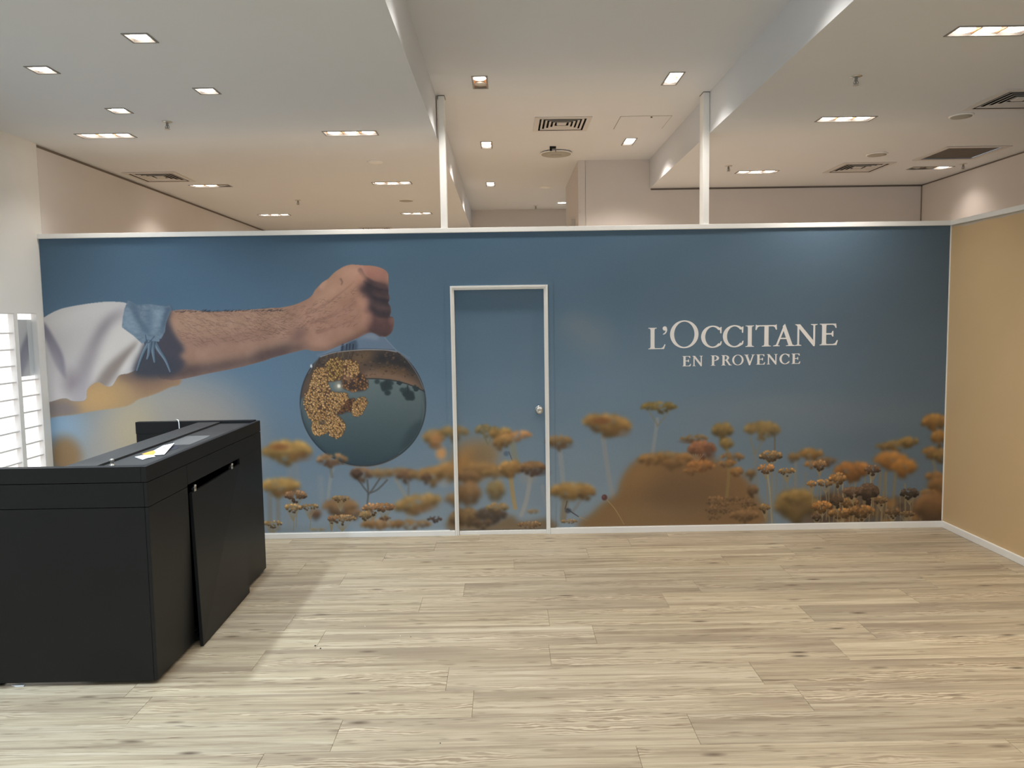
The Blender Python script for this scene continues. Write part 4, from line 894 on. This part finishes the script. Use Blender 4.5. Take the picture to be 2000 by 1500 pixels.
    root = empty('wall_lettering', (1.94, D, 1.45)); tag(root, 'white serif shop name lettering in two lines on the blue sky of the print', 'lettering')
    for line in ('w', 's'):
        for ch, a, b, z, h in lay[line]:
            adv, polys = G[ch]; bm = bmesh.new(); sx = (X(b)-X(a))/adv
            wgt = 0.0011 if line == 'w' else 0.0017
            for q_, P in enumerate(polys):
                for s_ in (-1, 1): clean_poly(bm, P, sx, h, s_*wgt, 0, 0.0006+0.00003*(q_ % 9)+0.000013*s_)
            link('letter', bm, M['letter'], root, (X(a)-1.94, 0.0008, z-1.45))
letters()

# ------------------------------------------------------------------ posts
def post(x0, x1, label):
    t = empty('partition_post', ((x0+x1)/2, D+0.06, ZT)); tag(t, label, 'post', 'posts on the mural wall')
    h = (x1-x0)/2; H_ = ZC-ZT
    link('stud', bx((-h, h, -0.058, 0.058, 0.0, H_-0.004), bev=0.002), M['white'], t)
    link('head_shade_band', bx((-h-0.003, h+0.003, -0.061, 0.061, H_-0.004, H_-0.0005)), M['gap'], t)  # dark band added for the shade line where post meets ceiling
post(-0.511, -0.462, 'white metal post from mural wall to ceiling, above the left edge of the door')
post(1.606, 1.655, 'white metal post from mural wall to ceiling, above the white lettering')

# ------------------------------------------------------------------ ceiling fixtures
def lamp_light(name, loc, power, color, size=math.radians(125), blend=1.0, rad=0.06, tilt=None):
    l = bpy.data.lights.new(name, 'SPOT'); l.energy = power; l.color = color; l.spot_size = size; l.spot_blend = blend; l.shadow_soft_size = rad
    o = bpy.data.objects.new(name, l); COL.objects.link(o); o.location = loc
    if tilt: o.rotation_euler = tilt
    return o
def fixture(f, z, color, power, group, pattern=None):
    kind, x, y = f[:3]; label = f[3] if len(f) > 3 else 'recessed downlight over the viewer, out of the photo'
    w_, l_ = SIZE[kind]
    t = empty({'S': 'square_downlight', 'D': 'twin_downlight', 'T': 'triple_downlight'}[kind], (x, y, z)); tag(t, label, 'ceiling light', group)
    hw, hl_ = w_/2, l_/2; b = 0.012
    link('bezel', bx((-hw, hw, -hl_, -hl_+b, -0.004, 0.014), (-hw, hw, hl_-b, hl_, -0.004, 0.014), (-hw, -hw+b, -hl_+b, hl_-b, -0.004, 0.014), (hw-b, hw, -hl_+b, hl_-b, -0.004, 0.014)), M['bezel'], t)
    iw, il, dp = hw-b+0.001, hl_-b+0.001, 0.085; q = 0.003
    bm = bx((-iw-q, -iw, -il-q, il+q, 0.0, dp), (iw, iw+q, -il-q, il+q, 0.0, dp), (-iw, iw, -il-q, -il, 0.0, dp), (-iw, iw, il, il+q, 0.0, dp), (-iw-q, iw+q, -il-q, il+q, dp, dp+q))
    n = {'S': 1, 'D': 2, 'T': 3}[kind]
    pat = pattern or [1]*n
    if kind == 'T':
        for k in (1, 2): box(bm, -iw+k*2*iw/3-0.004, -iw+k*2*iw/3+0.004, -il, il, 0.006, dp)
    link('housing', bm, M['gold'], t)
    for k in range(n):
        px_ = 0 if kind != 'T' else (k-1)*2*iw/3; py_ = 0 if kind != 'D' else (k-0.5)*il
        bm = bmesh.new(); lathe(bm, [(0.026, 0.045), (0.044, 0.020), (0.047, 0.014), (0.044, 0.012), (0.026, 0.007), (0.008, 0.006)], 20)
        o = link('lamp', bm, M['bulb'] if pat[k] else M['bulb_off'], t, (px_, py_, -0.009), smooth=True)
    lit = sum(pat)
    if lit:
        lx = 0 if kind != 'T' or lit == 3 else [(k-1)*2*iw/3 for k in range(3) if pat[k]][0]
        lo = lamp_light('downlight_beam', (lx, 0, -0.006), power*(lit/n if kind != 'S' else 1.0), color)
        if kind == 'T' and lit == 3: lo.data.shadow_soft_size = 0.09
        lo.parent = t
for i, f in enumerate(FL):
    rear = f[2] > D; tri = f[0] == 'T'
    fixture(f, ZL, C_WARM if rear else (C_NEUT if tri else C_COOL), ((P_REAR if rear else P_MID)*((0.45 if rear else 0.75) if f[1] < -2 else 1.0) if tri else P_FRONT), 'square downlights of the left ceiling' if not tri else 'triple downlights', [1, 1, 0] if i == 6 else None)
for i, f in enumerate(FC):
    fixture(f, ZC, C_WARM if f[2] > D else C_NEUT, P_REAR if f[2] > D else P_MID*(2.6 if i == 0 else 1.1), 'twin downlights of the raised ceiling', [1, 0] if i == 0 else None)
for i, f in enumerate(FR):
    fixture(f, ZL, C_WARM if f[2] > D else C_NEUT, (P_REAR if f[2] > D else P_MID)*(0.3 if i == 3 else (1.3 if f[2] > D else (1.9 if i == 0 else 1.35))), 'triple downlights', [0, 0, 1] if i == 3 else None)
for f in FX_L: fixture(f, ZL, C_COOL, P_COOL if f[2] == 3.69 else P_FRONT, 'downlights over the viewer')
for f in FX_C: fixture(f, ZC, C_NEUT, P_MID, 'downlights over the viewer')
for f in FX_R: fixture(f, ZL, C_NEUT, P_MID*2.2, 'downlights over the viewer')
# round lamp beyond the rear opening
t = empty('round_downlight', (0.895, 11.98, ZC)); tag(t, 'round bright downlight beyond the rear opening, half behind the wall edge', 'ceiling light')
bm = bmesh.new(); lathe(bm, [(0.085, 0.004), (0.085, -0.004), (0.070, -0.006), (0.066, -0.002), (0.066, 0.004)], 28); link('bezel', bm, M['white'], t, smooth=True)
bm = bmesh.new(); lathe(bm, [(0.064, 0.0), (0.064, -0.003), (0.03, -0.006), (0.006, -0.007)], 28); link('lamp', bm, M['bulb'], t, smooth=True)
lo = lamp_light('downlight_beam', (0, 0, -0.02), P_REAR, C_NEUT); lo.parent = t

# vents
def vent(v):
    x, y, z, s, label = v
    t = empty('air_vent', (x, y, z)); tag(t, label, 'air vent', 'square ceiling vents')
    h = s/2
    def sq(bm, r0, z0, r1, z1):
        A = [bm.verts.new((a*r0, b*r0, z0)) for a, b in ((-1, -1), (1, -1), (1, 1), (-1, 1))]
        B = [bm.verts.new((a*r1, b*r1, z1)) for a, b in ((-1, -1), (1, -1), (1, 1), (-1, 1))]
        for i in range(4): bm.faces.new((A[i], A[(i+1) % 4], B[(i+1) % 4], B[i]))
    bm = bmesh.new(); sq(bm, h, 0.001, h, -0.006); sq(bm, h, -0.006, h-0.045, -0.008); link('frame', bm, M['vent'], t); bm = bmesh.new(); sq(bm, h-0.045, -0.008, h-0.045, 0.05); link('neck', bm, M['ventdark'], t)
    for k in range(5):
        r = h-0.062-k*0.037
        bm = bmesh.new()
        if k < 4:
            sq(bm, r, -0.005, r-0.001, -0.007); sq(bm, r-0.001, -0.007, r-0.019, -0.001); sq(bm, r-0.019, -0.001, r-0.018, 0.001); sq(bm, r-0.018, 0.001, r, -0.005)
        else:
            sq(bm, r, 0.004, r-0.008, -0.004); r2 = r-0.008; f = [bm.verts.new((a*r2, b*r2, -0.004)) for a, b in ((-1, -1), (1, -1), (1, 1), (-1, 1))]; bm.faces.new(f)
        link('louvre', bm, M['vent'], t)
    link('duct', bx((-h+0.045, h-0.045, -h+0.045, h-0.045, 0.05, 0.06)), M['ventdark'], t)
for v in VENTS: vent(v)
t = empty('filter_grille', (GR[0], GR[1], ZL)); tag(t, 'dark square return air grille near the right wall', 'air vent')
h = GR[2]/2
bm = bmesh.new()
for (a, b, c, d_) in ((-h, h, -h, -h+0.05), (-h, h, h-0.05, h), (-h, -h+0.05, -h+0.05, h-0.05), (h-0.05, h, -h+0.05, h-0.05)): box(bm, a, b, c, d_, -0.007, 0.0005, bev=0.002)
link('frame', bm, M['vent'], t)
link('mesh_screen', bx((-h+0.05, h-0.05, -h+0.05, h-0.05, 0.004, 0.012)), M['grille'], t)
# access hatch
t = empty('access_hatch', (1.279, 7.215, ZC)); tag(t, 'flush square access hatch in the raised ceiling with a small dark latch', 'hatch')
h = 0.226
link('panel', bx((-h, h, -h, h, -0.003, 0.0), bev=0.001), M['ceil'], t)
g = bmesh.new()
for (a, b, c, d_) in ((-h-0.004, h+0.004, -h-0.004, -h), (-h-0.004, h+0.004, h, h+0.004), (-h-0.004, -h, -h, h), (h, h+0.004, -h, h)): box(g, a, b, c, d_, -0.0015, -0.0002)
link('edge_gap', g, M['gapwall'], t)
bm = bmesh.new(); lathe(bm, [(0.009, 0.0), (0.009, -0.006), (0.004, -0.008)], 12); link('latch', bm, M['gap'], t, (0.05, -h+0.02, -0.003))
# sprinklers
def sprinkler(x, y, z, label):
    t = empty('sprinkler_head', (x, y, z)); tag(t, label, 'sprinkler', 'fire sprinklers')
    bm = bmesh.new(); lathe(bm, [(0.036, 0.0), (0.036, -0.003), (0.020, -0.008), (0.014, -0.009)], 20); link('rose', bm, M['steel'], t, smooth=True)
    bm = bmesh.new(); lathe(bm, [(0.009, -0.007), (0.009, -0.028), (0.005, -0.030), (0.005, -0.05)], 12); tube(bm, [(-0.009, 0, -0.026), (-0.015, 0, -0.038), (-0.004, 0, -0.053)], 0.0025, 6); tube(bm, [(0.009, 0, -0.026), (0.015, 0, -0.038), (0.004, 0, -0.053)], 0.0025, 6); link('nozzle', bm, M['bezel'], t)
    bm = bmesh.new(); lathe(bm, [(0.005, -0.050), (0.019, -0.052), (0.019, -0.055), (0.005, -0.056)], 16); link('deflector', bm, M['steel'], t)
for a in ((-2.43, 5.72, ZL, 'sprinkler head in the left ceiling beside the triple light near the left wall'), (-2.46, 9.35, ZL, 'small sprinkler head far back in the left ceiling'), (2.194, 4.88, ZL, 'nearest sprinkler head in the right ceiling'),
          (2.202, 7.64, ZL, 'sprinkler head just right of the right post'), (4.542, 7.70, ZL, 'sprinkler head beneath the dark filter grille'), (0.50, 12.25, ZC, 'tiny sprinkler head far back in the raised ceiling')): sprinkler(*a)
# round ceiling discs
def disc(name, x, y, z, r, label, m, cat, z0=0.0):
    t = empty(name, (x, y, z)); tag(t, label, cat, 'round ceiling discs')
    bm = bmesh.new(); lathe(bm, [(r, z0), (r, z0-0.004), (r-0.008, z0-0.009), (r-0.012, z0-0.008)], 36); link('rim', bm, M['white'], t, smooth=True)
    bm = bmesh.new(); lathe(bm, [(r-0.012, z0-0.006), (r-0.012, z0-0.010), (r*0.5, z0-0.013), (0.004, z0-0.014)], 36); o = link('cover' if cat == 'cover' else 'speaker_mesh', bm, m, t, smooth=True)
    return t
disc('round_cover', -1.175, 7.21, ZL, 0.075, 'plain white round cover behind the triple light above the printed fist', M['white'], 'cover')
disc('ceiling_speaker', -1.185, 9.47, ZL, 0.095, 'grey round ceiling speaker between the two farthest triple lights by the raised ceiling', M['speaker'], 'speaker')
disc('ceiling_speaker', 3.43, 5.86, ZL, 0.085, 'round ceiling speaker just beyond the nearest air vent', M['speaker'], 'speaker')
disc('ceiling_speaker', 3.44, 7.19, ZL, 0.095, 'round ceiling speaker just in front of the vent behind the right partition corner', M['speaker'], 'speaker')
disc('round_cover', 0.565, 10.55, ZC, 0.09, 'faint white round cover far back in the raised ceiling', M['white'], 'cover')
t = disc('ceiling_speaker', 0.570, 8.43, ZC, 0.172, 'large round speaker hanging loose from the raised ceiling behind the vent', M['speaker'], 'speaker', -0.012)
link('name_strip', bx((-0.055, 0.055, -0.012, 0.006, -0.0285, -0.0255)), M['bezel'], t)
bm = bx((-0.035, 0.03, -0.015, 0.015, -0.022, 0.0), (-0.035, -0.012, -0.015, 0.015, -0.045, -0.022), bev=0.003); link('clip', bm, M['inside'], t, (-0.05, -0.29, 0.0))
bm = bmesh.new(); tube(bm, [(-0.03, -0.29, -0.03), (-0.02, -0.24, -0.045), (-0.012, -0.17, -0.016)], 0.003, 6); link('wire', bm, M['gap'], t)

# ------------------------------------------------------------------ backlit displays in the left wall
def backlit(N, label, mirror):
    y0, y1, z0, z1 = N
    t = empty('backlit_display', (XL-ND, (y0+y1)/2, z0)); tag(t, label, 'display', 'lit recesses of the left wall')
    hy, H_ = (y1-y0)/2, z1-z0
    zt = 1.395-z0 if mirror else H_-0.004
    link('light_panel', bx((-0.02, 0.0, -hy+0.004, hy-0.004, 0.004, zt)), M['glow'], t)
    if mirror:
        link('light_panel', bx((-0.02, 0.0, -hy+0.004, hy-0.004, 1.845-z0, H_-0.004)), M['glow'], t)
        mi = link('mirror', bx((-0.015, 0.004, -hy+0.010, hy-0.012, 1.400-z0, 1.840-z0)), M['mirror'], t)
        zs = [1.371, 1.248, 1.122, 0.997, 0.873, 0.758, 0.635, 0.51]
    else: zs = [1.744, 1.618, 1.492, 1.367, 1.239, 1.115, 0.988, 0.86, 0.746, 0.62, 0.495]
    for z in zs: link('ledge', bx((0.0, 0.030, -hy+0.004, hy-0.004, z-z0-0.010, z-z0+0.002), bev=0.001), M['ledge'], t)
    link('edge_frame', bx((0.0, ND-0.001, hy-0.004, hy-0.0005, 0.004, H_-0.001), (0.0, ND-0.001, -hy+0.0005, -hy+0.004, 0.004, H_-0.001), (0.0, ND-0.001, -hy+0.004, hy-0.004, H_-0.004, H_-0.0005)), M['ledge'], t)
backlit(N1, 'wider glowing white display recess at the left edge of the photo', False)
backlit(N2, 'narrow glowing white display recess with a mirror at its top, beside the mural', True)

# ------------------------------------------------------------------ counter
CX_, CY0, CY1, CZ = -1.7605, 3.703, 5.442, 1.096
ct = empty('service_counter', (CX_, CY0, 0)); tag(ct, 'matt black shop counter with a long panelled front, standing on the oak floor', 'counter')
def cpart(name, bm, m=None): return link(name, bm, m or M['black'], ct)
L_ = CY1-CY0; e = 0.0015
cpart('front_panel', bx((-0.018, 0.0, 0.468, L_-e, 0.905, 1.0165), (-0.018, 0.0, 1.290, L_-e, 0.022, 0.905), (-0.018, 0.0, 0.468, 1.290, 0.022, 0.060), bev=0.0015))
cpart('front_panel', bx((-0.018, 0.0, e, 0.465, 0.8965, 1.0165), bev=0.0015))
cpart('front_panel', bx((-0.018, 0.0, e, 0.465, 0.022, 0.8935), bev=0.0015))
cpart('front_rail', bx((-0.028, 0.0, 0.0, L_, 1.0195, CZ), bev=0.002))
cpart('end_panel', bx((-1.45, -0.0185, 0.0, 0.018, 0.018, 0.8935), bev=0.0015))
cpart('end_panel', bx((-1.45, -0.0185, 0.0, 0.018, 0.8965, 1.0165), bev=0.0015))
cpart('end_rail', bx((-1.45, -0.0285, 0.0, 0.050, 1.0195, CZ), bev=0.002))
cpart('carcass', bx((-1.44, -0.022, 0.020, 0.045, 0.022, 1.0195), (-0.40, -0.38, 0.05, L_-0.05, 0.03, 1.04), (-0.38, -0.022, 0.10, L_-0.06, 0.060, 0.075)), M['inside'])
cpart('end_panel', bx((-0.860, -0.0185, L_-0.048, L_, 0.022, 1.0195), bev=0.002))
cpart('end_rail', bx((-0.862, -0.0285, L_-0.050, L_, 1.0195, 1.103), bev=0.002))
top = mat('dusty_black_top', (0.030, 0.029, 0.028), 0.5, noise=0.55, nscale=4)
cpart('desk_top', bx((-0.420, -0.266, 0.050, L_-0.05, 1.060, CZ), bev=0.0015), top)
cpart('tray_floor', bx((-0.266, -0.028, 0.050, L_-0.05, 1.060, 1.084)), top)
for x, y in ((-1.30, 0.30), (-0.06, 0.25), (-0.34, 0.25), (-0.06, L_-0.25), (-0.34, L_-0.25), (-0.80, 0.02)):
    bm = bmesh.new(); lathe(bm, [(0.022, 0.0), (0.022, 0.004), (0.012, 0.006), (0.012, 0.0225)], 14)
    o = link('foot', bm, M['inside'], ct, (x, y+0.02, 0.0))
bm = bmesh.new(); lathe(bm, [(0.016, 0.0), (0.016, 0.005), (0.008, 0.007), (0.008, 0.020), (0.011, 0.022), (0.011, 0.032), (0.008, 0.035)], 16)
o = link('cable_grommet', bm, M['steel'], ct, (-0.218, 0.105, 1.084), smooth=True); o['label'] = 'small steel pin standing in the tray'
# loose access panel leaning on the counter
A, B = Vector((-1.706, 4.142, 0.001)), Vector((-1.730, 4.988, 0.001))       # bottom corners, outer face
Cc, Dd = Vector((-1.7575, 4.986, 0.868)), Vector((-1.7575, 4.212, 0.850))   # top corners
nrm = (B-A).cross(Dd-A).normalized()
if nrm.x < 0: nrm = -nrm
bm = bmesh.new(); f = [bm.verts.new(p) for p in (A, B, Cc, Dd)]; k = [bm.verts.new(p-nrm*0.018) for p in (A, B, Cc, Dd)]
bm.faces.new(f); bm.faces.new(k[::-1])
for i in range(4): bm.faces.new((f[i], k[i], k[(i+1) % 4], f[(i+1) % 4]))
zmin = min(v.co.z for v in bm.verts)
bmesh.ops.translate(bm, vec=(0, 0, -zmin+0.0005), verts=bm.verts[:])
bmesh.ops.bevel(bm, geom=bm.edges[:], offset=0.0015, segments=2, affect='EDGES')
pn = empty('leaning_board', (0, 0, 0)); pn.location = (-1.72, 4.57, 0)
for v in bm.verts: v.co -= Vector((-1.72, 4.57, 0))
tag(pn, 'loose black board leaning against the open counter front', 'board')
link('face_board', bm, M['black'], pn)
for (y, z) in ((4.262, 0.864), (4.846, 0.876)):
    bm = bx((-0.016, 0.004, -0.013, 0.013, -0.014, 0.004), (-0.013, 0.001, -0.009, 0.009, 0.004, 0.012), bev=0.002)
    lathe(bm, [(0.0075, 0.010), (0.0095, 0.013), (0.0095, 0.020), (0.006, 0.023)], 14)
    bm2 = bmesh.new(); lathe(bm2, [(0.010, 0.0), (0.010, 0.005), (0.004, 0.007)], 14, 'Z')
    bmesh.ops.rotate(bm2, cent=(0, 0, 0), matrix=Matrix.Rotation(math.pi/2, 3, 'Y'), verts=bm2.verts[:]); me_ = bpy.data.meshes.new('tmp'); bm2.to_mesh(me_); bm2.free()
    bm.from_mesh(me_); bpy.data.meshes.remove(me_)
    o = link('catch', bm, M['steel'], pn, (-1.7600+1.72, y-4.57, z)); o['label'] = 'small steel catch'

# ------------------------------------------------------------------ things lying on the counter
def flat(name, pts_px, z, m, label, cat, thick=0.0006, lift=None, group=None):
    P = [at(x, y, 2, z) for x, y in pts_px]
    if z > 1: P = [Vector((min(max(p.x, CX_-0.263), CX_-0.031), p.y, p.z)) for p in P]
    c = sum(P, Vector())/len(P)
    bm = bmesh.new(); vs = [bm.verts.new(p-c+Vector((0, 0, (lift[i] if lift else 0)))) for i, p in enumerate(P)]
    fc = bm.faces.new(vs); ex = bmesh.ops.extrude_face_region(bm, geom=[fc]); bmesh.ops.translate(bm, vec=(0, 0, thick), verts=[g for g in ex['geom'] if isinstance(g, bmesh.types.BMVert)])
    bmesh.ops.triangulate(bm, faces=bm.faces[:])
    return tag(link(name, bm, m, None, (c.x, c.y, z+0.0004)), label, cat, group)
zt = lambda pts: [(200+x/5.882, 790+y/5.882) for x, y in pts]
TZ = 1.084
flat('clear_sheet', zt([(808, 448), (820, 425), (970, 364), (1240, 358), (1190, 385), (1000, 462), (830, 466)]), TZ, mat('grey_plastic', (0.16, 0.155, 0.15), 0.25, noise=0.1), 'grey clear plastic sheet lying flat in the counter tray', 'plastic sheet')
tape = zt([(835, 470), (872, 478), (880, 492), (862, 508), (812, 524), (780, 526), (790, 498)])
flat('dark_disc', tape, TZ, mat('dark_navy_card', (0.02, 0.022, 0.035), 0.5), 'dark navy round card tucked under the white leaflet', 'card')
lf = flat('leaflet', zt([(452, 574), (530, 552), (600, 538), (700, 492), (828, 468), (712, 583), (600, 584), (490, 584)]), TZ+0.001, M['paper'], 'white folded leaflet with an orange corner on the counter', 'leaflet', lift=[0.002, 0.003, 0.006, 0.010, 0.012, 0.003, 0.001, 0.001])
c0 = lf.location.copy()
P = [at(x, y, 2, TZ+0.0015) for x, y in zt([(452, 574), (530, 552), (592, 540), (612, 556), (590, 583), (490, 583)])]
bm = bmesh.new(); fc = bm.faces.new([bm.verts.new(p-c0+Vector((0, 0, dz))) for p, dz in zip(P, (0.0030, 0.0042, 0.0065, 0.0055, 0.0025, 0.0025))]); bmesh.ops.triangulate(bm, faces=bm.faces[:])
o = link('printed_corner', bm, mat('orange_print', lin((238, 160, 70)), 0.6), lf); o['label'] = 'orange printed corner'
mk = [at(x, y, 2, TZ+0.001) for x, y in zt([(694, 522), (722, 504), (726, 508), (698, 527)])]
bm = bmesh.new(); fc = bm.faces.new([bm.verts.new(p-c0+Vector((0, 0, 0.0105))) for p in mk]); link('printed_mark', bm, mat('grey_print', (0.35, 0.33, 0.36), 0.6), lf)
flat('paper_slip', zt([(372, 606), (470, 590), (590, 586), (610, 602), (520, 622), (462, 637)]), TZ+0.0005, M['paper'], 'small white paper slip lying in front of the leaflet', 'paper', lift=[0.001, 0.004, 0.002, 0.001, 0.003, 0.001])
# white cable over the far panel
bm = bmesh.new()
q = [at(x, y, 1, CY1-0.053-0.004*i) for i, (x, y) in enumerate(((345.5, 820), (348, 820.5), (349.5, 826), (350, 834), (350.5, 841)))]
q0 = at(344.5, 823, 1, CY1+0.006)
pts = [Vector((q0.x, CY1+0.004, 1.08)), Vector((q0.x, CY1+0.003, 1.112))]+[Vector((p.x, min(p.y, CY1-0.056), p.z)) for p in q[1:]]+[Vector((q[-1].x+0.01, CY1-0.10, 0.85)), Vector((q[-1].x+0.03, CY1-0.14, 0.50)), Vector((q[-1].x+0.06, CY1-0.20, 0.004))]
tube(bm, pts, 0.0032, 8)
tag(link('white_cable', bm, M['paper'], None, smooth=True), 'thin white cable hung over the back panel of the counter', 'cable')
# scraps on the floor
flat('paper_scrap', [(22, 1339), (44, 1334.5), (49, 1338), (46, 1341.5), (30, 1342)], 0.0008, M['paper'], 'scrap of white paper under the near left edge of the counter', 'scrap', 0.003)
def crumb(px, py, r, m, label):
    p = at(px, py, 2, 0.0); bm = bmesh.new(); bmesh.ops.create_icosphere(bm, subdivisions=1, radius=r)
    for v in bm.verts: v.co *= random.Random(int(px*7+v.index)).uniform(0.7, 1.2); v.co.z *= 0.5
    tag(link('floor_crumb', bm, m, None, (p.x, p.y, r*0.5)), label, 'debris', 'bits on the floor')
crumb(616, 1262, 0.006, M['inside'], 'dark bit of debris at a plank joint near the leaning panel')
crumb(626, 1267, 0.005, M['inside'], 'second dark bit just right of the one at the plank joint')
crumb(713, 1224, 0.004, M['paper'], 'white speck on the floor in front of the mural flask')
crumb(782, 1242, 0.003, M['paper'], 'tiny white speck on the floor in line with the door left side')
crumb(802, 1244.5, 0.0035, M['inside'], 'tiny dark speck beside the tiny white speck')
crumb(860, 1452, 0.003, M['inside'], 'dark speck on the nearest planks below the door')
